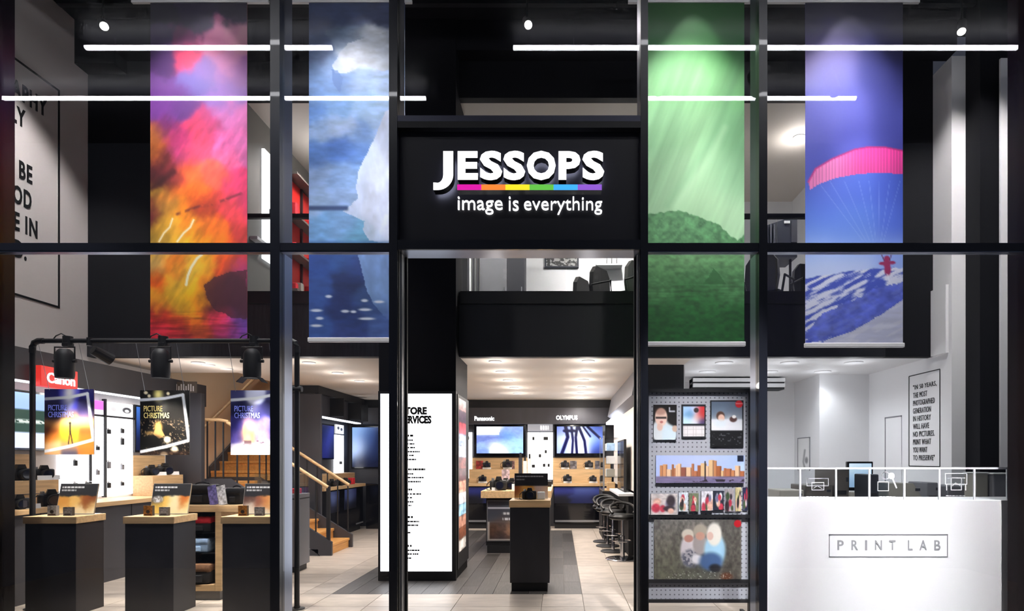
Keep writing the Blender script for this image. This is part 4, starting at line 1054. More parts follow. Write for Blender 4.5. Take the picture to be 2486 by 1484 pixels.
camera(-5.92, 9.25, 1.27, .9, 1.5, 'black camera with tall lens on the far riser', GR)
camera(-5.63, 9.3, .985, .9, 1.2, 'small black camera on the counter before the far riser', GR)
for x, y, z, nm in ((-5.80, 6.95, 1.27, 'upper step, first'), (-5.80, 7.06, 1.27, 'upper step, second'), (-5.55, 6.5, .985, 'counter, first'), (-5.54, 6.9, .985, 'counter, second'), (-5.80, 8.98, 1.27, 'far riser, first'), (-5.80, 9.28, 1.27, 'far riser, second')):
    ticket(x, y, z, .9, .13, .05, 'white price ticket on the quote wall shelves, %s' % nm, 'price tickets')
# backlit white accessory panels with hanging goods
w = thing('accessory_wall', 'backlit white accessory panels between the camera risers', 'display panel', (WL+.05, 8.16, 1.02))
for ya, yb in ((7.45, 7.90), (7.91, 8.15), (8.18, 8.42), (8.425, 8.71)):
    MB().box(WL+.02, WL+.05, ya+.006, yb-.006, 1.02, 2.06).build('panel', 'panelglow', w)
for ya, yb, col in ((7.91, 8.15, (206, 110, 220)), (8.18, 8.71, (226, 222, 220))):
    def fn(x, y, col=col):
        q = np.zeros(x.shape+(3,))+np.array((240, 240, 242.))
        if col[0] == 206: return blend(q, rect(x, y, 0, 60, 0, 24), col)
        q = blend(q, ell(x, y, 46, 18, 10, 8, .3)-ell(x, y, 46, 20, 5, 4, .3), (52, 52, 56)); return blend(q, ell(x, y, 16, 18, 8, 7, .4)*.5, (150, 150, 150))
    side_panel('header_picture', WL+.052, ya+.008, yb-.008, 2.09, 2.27, fn, (0, 60, 0, 36), w, 'backlit', 1.5, .03)
for y in (7.905, 8.165): MB().box(WL+.02, WL+.07, y-.012, y+.012, 1.0, 2.3).build('upright', 'black', w)
MB().box(WL+.02, WL+.056, 7.45, 8.71, 2.065, 2.085).build('rail', 'black', w)
j = 0
for y, zz in ((7.65, (1.16, 1.42)), (7.84, (1.12,)), (8.02, (1.3, 1.62)), (8.22, (1.12, 1.38, 1.84)), (8.47, (1.14, 1.36, 1.7, 1.86))):
    for z in zz:
        h = (.05, .07, .09, .06)[j % 4]
        t = thing('hanging_accessory', 'small dark accessory on the white panel, row %s, %s' % ({7.65: 'nearest the window', 7.84: 'before the first upright', 8.02: 'under the purple header', 8.22: 'after the second upright', 8.47: 'farthest'}[y], ('low', 'second', 'third', 'fourth', 'top')[zz.index(z)]), 'accessory', (WL+.08, y, z), 0, 'accessories on the white panels')
        MB().bbox(WL+.056, WL+.085, y-.025, y+.02, z, z+h, .006).build('pack', 'camera' if j % 3 else 'greybox', t)
        MB().cyl((WL+.05, y, z+h+.012), (WL+.13, y, z+h+.012), .003, n=6).build('hook', 'chrome', t)
        MB().box(WL+.05, WL+.06, y-.02, y+.02, z+h-.004, z+h+.02).build('hang_tab', 'ticket', t)
        j += 1
# two screens on the wall
def art_sc1(x, y):
    q = rbf([(10,10,(170,214,250)),(60,10,(160,196,246)),(10,100,(200,228,252)),(60,100,(220,226,250)),(100,20,(150,190,244)),(100,100,(214,222,248))], x, y, 30)
    q = blend(q, rect(x, y, 40, 130, 36, 86, 2), (34, 66, 54)); q = blend(q, rect(x, y, 44, 120, 58, 66, 2)*.9*(vnoise(x/3, y/3) > .35), (236, 246, 240)); return q
def art_sc2(x, y): return rbf([(20,20,(60,110,190)),(80,10,(20,40,90)),(20,60,(14,30,80)),(90,90,(6,10,30)),(20,110,(8,14,40))], x, y, 30)
for ya, yb, fn, nm in ((6.25, 7.28, art_sc1, 'pale blue screen with a green notice on the quote wall'), (8.76, 9.42, art_sc2, 'dark blue screen on the quote wall beside the white panels')):
    s = thing('wall_screen', nm, 'screen', (WL+.05, (ya+yb)/2, 1.6), 0, 'screens on the quote wall')
    MB().bbox(WL+.01, WL+.06, ya-.02, yb+.02, 1.6, 2.28, .006).build('casing', 'blackgloss', s)
    side_panel('display', WL+.062, ya, yb, 1.63, 2.25, fn, (0, 130, 0, 120), s, 'screen', 2, .002)
s = thing('brand_sign', 'red lit sign with white lettering above the camera shelves', 'sign', (-5.82, 7.17, 2.33))
MB().bbox(WL+.17, -5.80, 6.90, 7.43, 2.325, 2.555, .006).build('box', 'redglow', s)
mb = MB(); text_fit(mb, 'Canon', 6.98, 7.38, 2.37, 2.49, lambda y, z, d: (-5.799+d, y, z), .02, .008); mb.build('brand_word', 'canonwhite', s)
e = thing('end_panel', 'tall charcoal end panel closing the camera shelves', 'panel', (-5.8, 9.55, 0))
MB().bbox(WL, -5.52, 9.50, 9.60, 0, 2.52, .006).build('board', 'charcoal', e)
s = thing('shelf_sign', 'dark strip sign with pale letters over the end panel', 'sign', (-5.75, 9.5, 2.52))
MB().box(-5.93, -5.60, 9.505, 9.53, 2.525, 2.70).build('plate', 'brownbox', s)
mb = MB()
for q_ in range(8): mb.box(-5.91+q_*.037, -5.91+q_*.037+.016, 9.500, 9.505, 2.55, 2.66-.03*(q_ % 3 == 1))
mb.build('lettering', 'whiteline', s)
# ================================================================== STAIRCASE
SX0, SY0, SY1 = -3.62, 9.62, 10.62
NR, RUN = 7, .263; RISE = 1.14/NR
t = thing('staircase', 'oak staircase with dark stringers turning at a landing', 'staircase', (SX0-.8, 10.1, 0))
for k in range(NR-1):
    xa = SX0-k*RUN; z = (k+1)*RISE
    MB().bbox(xa-RUN-.02, xa+.018, SY0+.05, SY1-.05, z-.04, z, .004).build('tread', 'treadwood', t)
    MB().box(xa-.02, xa, SY0+.05, SY1-.05, z-RISE, z-.04).build('riser', 'treadwood', t)
XL = SX0-(NR-1)*RUN
MB().box(XL-.02, XL, SY0+.05, SY1-.05, 1.14-RISE, 1.10).build('riser', 'treadwood', t)
MB().bbox(WL+.02, XL+.018, SY0+.05, SY1, 1.09, 1.14, .004).build('landing', 'treadwood', t)
for ya in (SY0, SY1-.05):
    MB().prism([(SX0+.06, 0), (SX0+.06, RISE+.05), (XL+.05, 1.14+.06), (WL+.025, 1.20), (WL+.025, 1.02), (XL+.05, 1.0), (SX0-.12, 0)], ya, ya+.05).build('stringer', 'charcoal', t)
MB().prism([(SX0-.14, .02), (XL+.05, .99), (WL+.025, 1.01), (WL+.025, .02)], SY0+.012, SY0+.04).build('stair_side_panel', 'white', t)
MB().box(WL+.025, SX0-.15, SY0, SY0+.012, 0, .10).build('skirting', 'charcoal', t)
for k in range(9):
    ya = SY1+k*.27; z = 1.14+(k+1)*.165
    MB().bbox(-6.0, -4.98, ya-.018, ya+.29, z-.04, z, .004).build('tread', 'treadwood', t)
    MB().box(-6.0, -4.98, ya, ya+.02, z-.165, z-.04).build('riser', 'treadwood', t)
for xa in (-6.04, -4.98):
    MB().prism([(SY1, 1.0), (SY1, 1.38), (SY1+2.43, 1.38+1.5), (SY1+2.43, 1.0+1.5-.1)], xa, xa+.04, 'X').build('stringer', 'charcoal', t)
def rail(path, parent): return MB().tube(path, .026, 10).build('handrail', 'wood', parent, True)
h0 = .92
for ya in (SY0+.025, SY1-.025):
    rail([(SX0+.0, ya, RISE+h0-.02), (XL, ya, 1.14+h0+.02)], t)
rail([(XL+.02, SY0+.025, 1.14+h0+.03), (XL-.12, SY0+.025, 1.14+h0+.06), (WL+.06, SY0+.025, 1.14+h0+.06)], t)
rail([(-5.99, 10.3, 1.98), (-5.99, 12.8, 3.52)], t)
MB().box(-6.03, -5.985, 10.3, 10.33, 1.9, 1.98).build('rail_bracket', 'black', t)
def bal(x, ya, z0, z1): MB().box(x-.009, x+.009, ya-.009, ya+.009, z0, z1).build('baluster', 'black', t)
for ya in (SY0+.025, SY1-.025):
    n = 9
    for k in range(n):
        x = SX0-.02-k*(NR-1)*RUN/n; zz = RISE+(SX0-x)/((NR-1)*RUN)*(1.14-RISE)
        bal(x, ya, zz+.04, zz+h0-.02)
for k in range(7): bal(XL-.06-k*.125, SY0+.025, 1.19, 1.14+h0+.05)
for ya in (SY0+.025,):
    MB().box(SX0-.02, SX0+.03, ya-.02, ya+.02, 0, RISE+h0+.0).build('newel_post', 'black', t)

# ---- glass-topped case next to the window
x0, x1, y0, y1 = -4.05, -3.466, 8.15, 8.55
t = thing('display_case', 'grey display case with a glass top in front of the stairs', 'display case', ((x0+x1)/2, (y0+y1)/2, 0))
MB().box(x0+.03, x1-.03, y0+.03, y1-.03, 0, .08).build('kick_plinth', 'black', t)
MB().bbox(x0, x1, y0, y1, .08, 1.04, .004)  .build('body', 'greybox', t)
MB().box(x0-.003, x1+.003, y0-.003, y1+.003, .97, .985).build('groove', 'black', t)
g = MB().box(x0+.01, x1-.01, y0+.01, y0+.018, 1.04, 1.30).box(x0+.01, x1-.01, y1-.018, y1-.01, 1.04, 1.30).box(x1-.018, x1-.01, y0+.02, y1-.02, 1.04, 1.30).box(x0+.01, x0+.018, y0+.02, y1-.02, 1.04, 1.30).box(x0+.01, x1-.01, y0+.01, y1-.01, 1.301, 1.31)
g.build('glass_hood', 'clear', t)
for k, (x, m_) in enumerate(((-3.56, 'bagred'), (-3.72, 'greybox'), (-3.88, 'silvercam'))):
    pack('boxed_lens', x-.05, x+.05, 8.3, 8.4, 1.041, 1.041+.07+.03*k, m_, '%s boxed lens inside the glass-topped case' % ('red', 'grey', 'silver')[k], 'box', 'goods in the glass case')

# ---- display wall beyond the stairs
e = thing('end_panel', 'tall charcoal end panel behind the stair handrail', 'panel', (-4.45, 11.0, 0))
MB().bbox(-4.75, -4.22, 10.90, 10.96, 0, 2.66, .006).build('board', 'charcoal', e)
f = thing('wall_fascia', 'charcoal fascia with small lit signs beyond the stairs', 'fascia', (-4.5, 12.4, 2.3))
MB().box(-4.75, -4.36, 11.0, BACK-.32, 2.30, 2.68).build('board', 'charcoal', f)
MB().box(-4.5, -4.38, 11.0, BACK-.32, 2.28, 2.299).build('light_strip', 'strip', f)
MB().box(-4.75, -4.30, 11.0, BACK-.32, 2.681, CEIL-.002).build('shadow_gap', 'black', f)
for k, y in enumerate((11.9, 12.9, 13.35)):
    s = thing('lit_sign', 'small glowing white sign on the fascia beyond the stairs, %s' % ('nearest', 'middle', 'farthest')[k], 'sign', (-4.33, y, 2.38), 0, 'small lit signs')
    MB().bbox(-4.36, -4.33, y-.14, y+.14, 2.40, 2.52, .004).build('box', 'panelglow', s)
    MB().box(-4.36, -4.10, y-.20, y-.17, 2.31, 2.66).build('fin', 'black', s)
c = thing('wall_counter', 'charcoal counter with pale wood top beyond the stairs', 'counter', (-4.4, 12.4, 0))
MB().bbox(-4.75, -4.20, 11.01, BACK-.56, .93, .99, .004).build('top', 'wood_y', c)
MB().box(-4.75, -4.26, 11.0, BACK-.56, .12, .93).build('body', 'blackgloss', c)
MB().box(-4.75, -4.32, 11.0, BACK-.56, 0, .12).build('kick_plinth', 'black', c)
MB().box(-4.259, -4.25, 12.9, BACK-.57, .14, .17).build('metal_strip', 'alu', c)
for k, (a, b) in enumerate(((11.3, 11.9), (12.2, 12.9))):
    def fn(x, y): return rbf([(20,10,(60,80,150)),(60,20,(110,130,180)),(100,10,(40,50,110)),(20,80,(10,12,30)),(100,80,(8,10,24))], x, y, 26)
    side_panel('printed_front', -4.255, a, b, .5, .9, fn, (0, 120, 0, 90), c, 'printm', 3)
w = thing('accessory_wall', 'narrow backlit white accessory panel beyond the stairs', 'display panel', (-4.7, 13.2, 1.0))
MB().box(-4.749, -4.70, 12.95, 13.42, .995, 2.02).build('panel', 'panelglow', w)
def fn(x, y): return blend(np.zeros(x.shape+(3,))+230, ell(x, y, 18, 14, 8, 6)+ell(x, y, 42, 18, 8, 6), (60, 60, 64))
side_panel('header_picture', -4.70, 12.95, 13.42, 2.05, 2.24, fn, (0, 60, 0, 36), w, 'backlit', 2, .03)
MB().box(-4.70, -4.66, 13.15, 13.2, 1.4, 1.46).build('hanging_pack', 'camera', w)
s = thing('wall_screen', 'dark blue screen beside the narrow white panel beyond the stairs', 'screen', (-4.72, 12.5, 1.5))
MB().bbox(-4.749, -4.70, 12.1, 12.85, 1.5, 2.22, .006).build('casing', 'blackgloss', s)
side_panel('display', -4.698, 12.12, 12.83, 1.53, 2.19, lambda x, y: rbf([(20,20,(20,24,60)),(60,60,(44,50,130)),(100,100,(16,18,50)),(30,100,(26,30,90))], x, y, 26), (0, 120, 0, 100), s, 'screen', 3, .002)
def art_beam(x, y): return rbf([(10,10,(150,190,240)),(10,60,(190,214,250)),(40,30,(40,60,110)),(60,70,(26,36,70)),(100,40,(10,12,26)),(110,100,(6,8,18)),(40,110,(14,18,40))], x, y, 22)
s = thing('wall_screen', 'screen glowing blue on the back wall beside the column', 'screen', (-4.2, BACK-.06, 1.0))
MB().bbox(-4.68, -3.6, BACK-.05, BACK-.005, 1.3, 2.25, .006).build('casing', 'blackgloss', s)
panel('display', -4.66, -3.62, 1.33, 2.22, BACK-.053, art_beam, (0, 130, 0, 120), s, 'screen', 3, .002)
r = thing('camera_riser', 'pale wood riser with red box on the counter beyond the stairs', 'riser', (-4.5, 12.5, .99), 0, 'camera risers')
MB().bbox(-4.72, -4.42, 11.5, 13.3, .991, 1.22, .004).build('step', 'wood_y', r)
pack('red_box', -4.38, -4.28, 12.75, 12.9, .991, 1.12, 'bagred', 'small red box on the counter beyond the stairs', 'box')
for k, y in enumerate((11.7, 12.1, 12.45)): camera(-4.33, y, .991, .9, 1.2, 'dark camera on the counter beyond the stairs, %s from the handrail' % ('first', 'second', 'third')[k], 'cameras beyond the stairs')
pack('counter_box', -4.2+.0, -3.66, BACK-.55, BACK-.01, 0, .98, 'blackgloss', 'dark low cabinet under the blue screen beside the column', 'cabinet') 

# ================================================================== COLUMN LIGHTBOX
Y = CY0-.06
t = thing('services_lightbox', 'tall white lightbox listing store services on the black column', 'lightbox', (-1.78, Y, 0))
x0, x1 = XX(918, Y), XX(1107, Y)
MB().box(x0, x1, Y+.02, CY0-.002, .0, ZZ(950, Y)).build('casing', 'black', t)
fx0, fx1, fz0, fz1 = XX(923, Y), XX(1097, Y), ZZ(1388, Y), ZZ(956, Y)
MB().box(fx0, fx1, Y+.012, Y+.0195, fz0, fz1).build('light_panel', 'lightbox', t)
bw = .028
for a in ((x0, fx0), (fx1, x1)): MB().box(a[0], a[1], Y, Y+.0195, 0, ZZ(950, Y)).build('frame_side', 'black', t)
MB().box(fx0, fx1, Y, Y+.0195, 0, fz0).build('frame_bottom', 'black', t)
MB().box(fx0, fx1, Y, Y+.0195, fz1, ZZ(950, Y)).build('frame_top', 'black', t)
tx = XX(973, Y)
for body, u1, va, vb in (('STORE', 1036, 988, 1007), ('SERVICES', 1047, 1009, 1029)):
    mb = MB(); text_fit(mb, body, tx, XX(u1, Y), ZZ(vb, Y), ZZ(va, Y), front(Y+.0118), .06, .003); mb.build('heading_word', 'ink', t)
# list lines too small to read: short strokes
rows = [(1058, 1003, 1), (1069, 1002, 0), (1078, 1009, 0), (1087, 1007, 0), (1097, 1019, 0), (1106, 1004, 0), (1116, 1010, 0), (1140, 1032, 1), (1151, 1003, 0), (1160, 1028, 0), (1170, 1021, 0), (1189, 1000, 1), (1200, 1022, 0), (1209, 1003, 0), (1219, 1003, 0), (1228, 998, 0),
        (1256, 1002, 1), (1267, 1017, 0), (1276, 1015, 0), (1294, 996, 0), (1326, 999, 1), (1337, 1021, 0), (1346, 1018, 0), (1356, 998, 0)]
rr_ = random.Random(4)
for v, u1, b in rows:
    mb = MB(); u = 973
    while u < u1-2:
        w_ = rr_.uniform(3, 8); h = 5.2 if b else 3.7
        mb.box(XX(u, Y), XX(min(u+w_, u1), Y), Y+.009, Y+.0118, ZZ(v+h/2, Y), ZZ(v-h/2, Y)); u += w_+rr_.choice((.7, .7, 2.2))
    mb.build('list_line', 'ink', t)
# picture strip on the side of the column
def art_strip(x, y):
    q = np.zeros(x.shape+(3,))
    cs = [(150,110,110),(60,40,60),(190,60,70),(170,190,225),(200,210,235),(120,60,60),(90,60,70),(210,160,140),(230,226,230),(150,190,210),(170,120,100),(120,70,50),(200,190,180)]
    for k, c in enumerate(cs): q = blend(q, rect(x, y, 0, 60, k*30, (k+1)*30, 3), c)
    return q*(1+n_rgb(x, y, 14, 10, .5))
t = thing('picture_strip', 'tall strip of small photographs on the side of the black column', 'picture strip', (CX1+.02, 8.15, .3))
MB().box(CX1+.001, CX1+.02, CY0+.02, CY1, .12, 2.32).build('board', 'black', t)
side_panel('print', CX1+.021, CY0+.1, CY1-.25, .32, 2.28, art_strip, (0, 60, 0, 390), t, 'backlit', 3, .002)
# ================================================================== CENTRE: plinth, table, back wall
Y0, Y1 = 7.0, 7.48
x0, x1 = XX(1237, Y0), XX(1335, Y0)
t = thing('display_plinth', 'black plinth with pale wood top standing in the entrance', 'plinth', ((x0+x1)/2, (Y0+Y1)/2, 0))
MB().bbox(x0+.02, x1-.03, Y0+.03, Y1-.02, 0, .10, .004).build('kick_plinth', 'black', t)
MB().bbox(x0+.004, x1-.004, Y0+.004, Y1-.004, .10, .955, .004).build('body', 'plinth', t)
MB().bbox(x0-.005, x1+.005, Y0, Y1, .955, 1.035, .004).build('top', 'wood', t)
Yc = 7.36; PZc = 1.035
c = thing('display_card', 'upright picture card with dark header on the entrance plinth', 'display card', ((x0+x1)/2, Yc, PZc))
def art_c(x, y):
    q = np.zeros(x.shape+(3,))+np.array((34, 34, 40.))
    lo = rbf([(10,60,(150,80,40)),(30,60,(240,180,90)),(50,62,(226,150,50)),(80,58,(220,190,180)),(100,60,(236,200,170)),(60,75,(250,200,110)),(20,75,(240,190,110)),(95,75,(240,226,214))], x, y, 9)
    m = sm(38, 43, y)[..., None]; q = q*(1-m)+lo*m
    for yy, x1_, a in ((10, 96, .7), (20, 34, .5)): q = blend(q, rect(x, y, 5, x1_, yy-2, yy+2)*(np.sin(x*1.5)+np.sin(x*.7) > -.8)*a, (220, 220, 226))
    return q
panel('print', x0+.03, x1-.03, PZc+.006, PZc+.30, Yc, art_c, (0, 110, 0, 80), c, 'printm', 1.2, .012)
MB().box(x0+.03, x1-.03, Yc-.03, Yc+.05, PZc, PZc+.006).build('acrylic_base', 'clear', c)
camera((x0+x1)/2-.01, Yc-.16, PZc, 0, 1.15, 'black camera standing before the card on the entrance plinth', 'cameras in the entrance')
pack('price_block', x1-.15, x1-.06, Yc-.2, Yc-.13, PZc, PZc+.09, 'ticket', 'pale price block beside the camera on the entrance plinth', 'price block')

TY0, TY1 = 9.8, 12.3; tx0, tx1 = -1.26, -.14
t = thing('island_table', 'long black island table with thick pale wood top', 'table', ((tx0+tx1)/2, 11, 0))
MB().bbox(tx0, tx1, TY0, TY1, .885, 1.0, .005).build('top', 'wood_y', t)
MB().box(tx0+.07, tx1-.05, TY0+.12, TY1-.06, .12, .885).build('body', 'black', t)
MB().box(tx0+.09, tx1-.07, TY0+.10, TY1-.08, 0, .12).build('kick_plinth', 'black', t)
def art_tp(x, y):
    q = rbf([(10,5,(60,56,66)),(90,5,(60,56,66)),(10,30,(70,74,86)),(60,30,(74,78,90)),(40,60,(80,70,70)),(20,75,(90,60,44)),(60,72,(210,150,110)),(85,80,(180,120,80)),(30,95,(46,40,48)),(70,95,(60,48,46))], x, y, 13)
    q = q*(1+n_rgb(x, y, 6, 6, .3)*sm(55, 60, y)[..., None])
    q = blend(q, rect(x, y, 0, 100, 15, 19, 1.5), (214, 214, 226)); q = blend(q, rect(x, y, 36, 90, 28, 34, 1.5)*(np.sin(x*.8) > -.8), (236, 236, 240)); q = blend(q, rect(x, y, 36, 96, 42, 48, 1.5)*(np.sin(x*.6) > -.8), (226, 226, 232))
    q = blend(q, (1-rect(x, y, 4, 96, 52, 96, 2))*rect(x, y, 0, 100, 52, 100)*.8, (200, 196, 190)); return q
p = thing('table_poster', 'framed festive poster on the front of the island table', 'poster', (-1.0, TY0+.1, .38))
panel('print', tx0+.10, tx1-.36, .20, .83, TY0+.095, art_tp, (0, 100, 0, 100), p, 'printm', 1.6, .012)
MB().box(tx0+.085, tx1-.345, TY0+.108, TY0+.118, .185, .845).build('frame', 'greybox', p)
# goods on the table
camera(-1.0, 10.05, 1.0, .1, 1.9, 'large black camera on the front corner of the island table', 'cameras on the island table')
camera(-.80, 10.35, 1.0, -.2, 1.6, 'black camera behind the front one on the island table', 'cameras on the island table')
camera(-.95, 10.75, 1.0, .3, 1.5, 'black camera in the middle of the island table', 'cameras on the island table')
camera(-.55, 11.7, 1.0, .0, 1.7, 'black camera at the far end of the island table', 'cameras on the island table')
ticket(-1.05, 9.93, 1.0, 0, .1, .05, 'white ticket before the large camera on the island table', 'tickets on the island table')
ticket(-.72, 10.1, 1.0, 0, .14, .1, 'pale ticket beside the cards on the island table', 'tickets on the island table')
def art_b(x, y): return (np.zeros(x.shape+(3,))+np.array((196, 176, 184.)))*(1+n_rgb(x, y, 7, 7, .5))
for k, (xa, ya, h) in enumerate(((-.70, 10.3, .22), (-.98, 11.1, .32))):
    o = panel('info_card', xa-.07, xa+.07, 1.001, 1.0+h, ya, art_b, (0, 30, 0, 50), None, 'printm', 2, .02)
    tag(o, ('short', 'tall')[k]+' mottled pink info card standing on the island table', 'info card', 'info cards on the island table')
for k, (xa, h, ya) in enumerate(((-.70, .62, 10.9), (-.62, .55, 10.92), (-.54, .60, 10.9))):
    t2 = thing('boxed_tripod', '%s boxed tripod standing on the island table' % ('tall dark', 'white middle', 'white outer')[k], 'tripod box', (xa, ya, 1.0), 0, 'tripod boxes')
    MB().bbox(xa-.032, xa+.032, ya-.03, ya+.03, 1.0, 1.0+h*.86, .004).build('box', 'darkbox' if k == 0 else 'ticket', t2)
    MB().cyl((xa, ya, 1.0+h*.86), (xa, ya, 1.0+h), .018, n=10).build('tripod_head', 'camera', t2)
    MB().box(xa-.026, xa+.026, ya-.033, ya-.03, 1.06, 1.2).build('printed_band', 'greybox', t2)
bag(-.38, 11.2, 1.0, .24, .16, .24, 'bagblack', 'black pouch at the corner of the island table', 'goods on the island table')
pack('black_tray', -.80, -.16, 11.35, 11.6, 1.0, 1.10, 'black', 'black tray across the island table', 'tray')

# ---- back wall display
f = thing('wall_fascia', 'charcoal fascia with two brand names on the back wall', 'fascia', (-.5, BACK-.15, 2.28))
MB().box(-4.35, 1.2, BACK-.30, BACK-.002, 2.285, 2.64).build('board', 'charcoal', f)
MB().box(-4.35, 1.2, BACK-.25, BACK-.002, 2.641, CEIL-.002).build('shadow_gap', 'black', f)
for body, a, b, va, vb in (('Panasonic', 1152, 1200, 1011, 1022), ('OLYMPUS', 1350, 1402, 1009, 1020)):
    s = thing('brand_name', 'glowing white brand name over the %s wall screen' % ('snowy path' if a < 1300 else 'blue trees'), 'sign', (XX((a+b)/2, 13.6), BACK-.31, ZZ(vb, 13.6)), 0, 'brand names on the back wall')
    mb = MB(); text_fit(mb, body, XX(a, 13.6), XX(b, 13.6), ZZ(vb, 13.6), ZZ(va, 13.6), front(BACK-.301), .03, .02); mb.build('word', 'canonwhite', s)
def art_snow(x, y):
    q = rbf([(10,8,(226,230,244)),(50,6,(250,250,252)),(90,6,(150,170,220)),(120,20,(130,160,220)),(10,30,(110,130,200)),(40,34,(120,140,210)),(60,28,(90,120,190)),(85,24,(100,150,220)),(110,44,(150,196,236)),(10,50,(150,180,234)),(50,54,(230,240,252)),(80,50,(170,206,240)),(110,64,(140,180,230)),(15,70,(120,150,214)),(60,70,(240,246,254))], x, y, 11)
    q = blend(q, poly(x, y, [(0, 0), (66, 0), (60, 24), (0, 24)])*.8, (244, 246, 252)); q = blend(q, poly(x, y, [(0,26),(60,30),(0,46)])*.7, (106, 124, 196))
    return q*(1+n_rgb(x, y, 10, 6, .12))
def art_trees(x, y):
    q = rbf([(20,20,(190,206,244)),(60,30,(240,246,255)),(100,30,(150,180,240)),(120,50,(60,90,190)),(20,60,(170,190,240)),(60,66,(236,240,255)),(5,5,(90,110,200)),(122,5,(40,60,150)),(122,72,(16,24,80)),(5,72,(120,140,210))], x, y, 18)
    for p, w_ in (([(24,0),(30,30),(14,75)], 5), ([(40,0),(44,40),(42,75)], 3.5), ([(56,0),(52,30),(55,75)], 4), ([(60,0),(76,40),(80,75)], 4), ([(72,0),(92,28)], 2.5), ([(84,0),(120,34)], 3.5), ([(20,12),(48,12)], 4)): q = blend(q, seg(x, y, p, w_, 1.5), (14, 16, 60))
    return q
for (a, b, fn, nm) in ((1150, 1277, art_snow, 'wall screen showing a snowy path'), (1345, 1470, art_trees, 'wall screen showing dark trees against blue light')):
    Yt = BACK-.08; s = thing('wall_screen', nm, 'screen', (XX((a+b)/2, Yt), Yt, ZZ(1109, Yt)), 0, 'screens on the back wall')
    xa, xb, za, zb = PX(a, b, 1030, 1109, Yt); MB().bbox(xa, xb, Yt, Yt+.07, za, zb, .006).build('casing', 'blackgloss', s)
    xa, xb, za, zb = PX(a+7, b-7, 1036, 1101, Yt); panel('display', xa, xb, za, zb, Yt-.003, fn, (0, 126, 0, 75), s, 'screen', 2, .002)
w = thing('accessory_wall', 'backlit white accessory panels between the two wall screens', 'display panel', (-.46, BACK-.05, 1.05), 0)
for a, b in ((1281, 1310.5), (1311.5, 1342)):
    xa, xb, za, zb = PX(a, b, 1050, 1165, BACK-.05); MB().box(xa, xb, BACK-.05, BACK-.01, za, zb).build('panel', 'panelglow', w)
w2 = thing('accessory_wall', 'thin backlit white strip on the back wall beside the column', 'display panel', (-2.02, BACK-.05, 1.05))
xa, xb, za, zb = PX(1132, 1146, 1050, 1162, BACK-.05); MB().box(xa, xb, BACK-.05, BACK-.01, za, zb).build('panel', 'panelglow', w2)
xa, xb, za, zb = PX(1281, 1342, 1028, 1047, BACK-.06)
panel('header_picture', xa, xb, za, zb, BACK-.06, lambda x, y: blend(np.zeros(x.shape+(3,))+np.array((150, 150, 156.)), rect(x, y, 30, 52, 6, 16)*(np.sin(x) > -.4)+rect(x, y, 0, 62, 0, 3), (245, 245, 250)), (0, 62, 0, 19), w, 'backlit', 1.5, .05)
for k, (u, v, ww) in enumerate(((1295, 1065, 5), (1325, 1065, 11), (1325, 1097, 5), (1311, 1107, 6), (1321, 1130, 6), (1332, 1130, 5), (1295, 1132, 8), (1137, 1064, 4))):
    xa, xb, za, zb = PX(u-ww/2, u+ww/2, v-4, v+4, BACK-.06)
    q_ = thing('hanging_accessory', 'tiny dark accessory on the white back wall panel, %s' % ('top, screen side', 'top, broad one', 'second row', 'at the panel joint', 'third row', 'third row, outer', 'third row, screen side', 'on the narrow strip by the column')[k], 'accessory', ((xa+xb)/2, BACK-.06, za), 0, 'accessories on the back wall')
    MB().bbox(xa, xb, BACK-.085, BACK-.055, za, zb, .004).build('pack', 'camera', q_)
for k, (xa, xb, nm) in enumerate(((-2.06, -.72, 'under the snowy path screen'), (-.16, 1.13, 'under the blue trees screen'))):
    c = thing('wall_counter', 'dark gloss counter with pale wood top %s' % nm, 'counter', ((xa+xb)/2, BACK-.3, 0), 0, 'back wall counters')
    MB().bbox(xa, xb, BACK-.55, BACK-.01, .92, .985, .004).build('top', 'wood', c)
    MB().box(xa+.02, xb-.02, BACK-.50, BACK-.01, .12, .92).build('body', 'blackgloss', c)
    MB().box(xa+.04, xb-.04, BACK-.46, BACK-.02, 0, .12).build('kick_plinth', 'black', c)
    panel('gloss_front', xa+.03, xb-.03, .55, .90, BACK-.506, lambda x, y: rbf([(10,5,(40,50,130)),(60,8,(90,110,190)),(110,5,(60,76,160)),(60,26,(22,30,80)),(10,40,(6,8,24)),(110,40,(6,8,24))], x+(fbm(x/20,y/9)-.5)*30, y, 12), (0, 120, 0, 46), c, 'printm', 2, .004)
    MB().box(xa+.05, xb-.05, BACK-.512, BACK-.5, .145, .185).build('metal_strip', 'alu', c)
    r = thing('camera_riser', 'pale wood camera riser with olive back board %s' % nm, 'riser', ((xa+xb)/2, BACK-.2, .986), 0, 'camera risers')
    MB().bbox(xa+.06 if k == 0 else xa, xb, BACK-.34, BACK-.03, .986, 1.285, .004).build('step', 'wood', r)
    MB().bbox(xa+.06 if k == 0 else xa, xb, BACK-.035, BACK-.012, 1.286, 1.54, .004).build('back_board', 'wood', r)
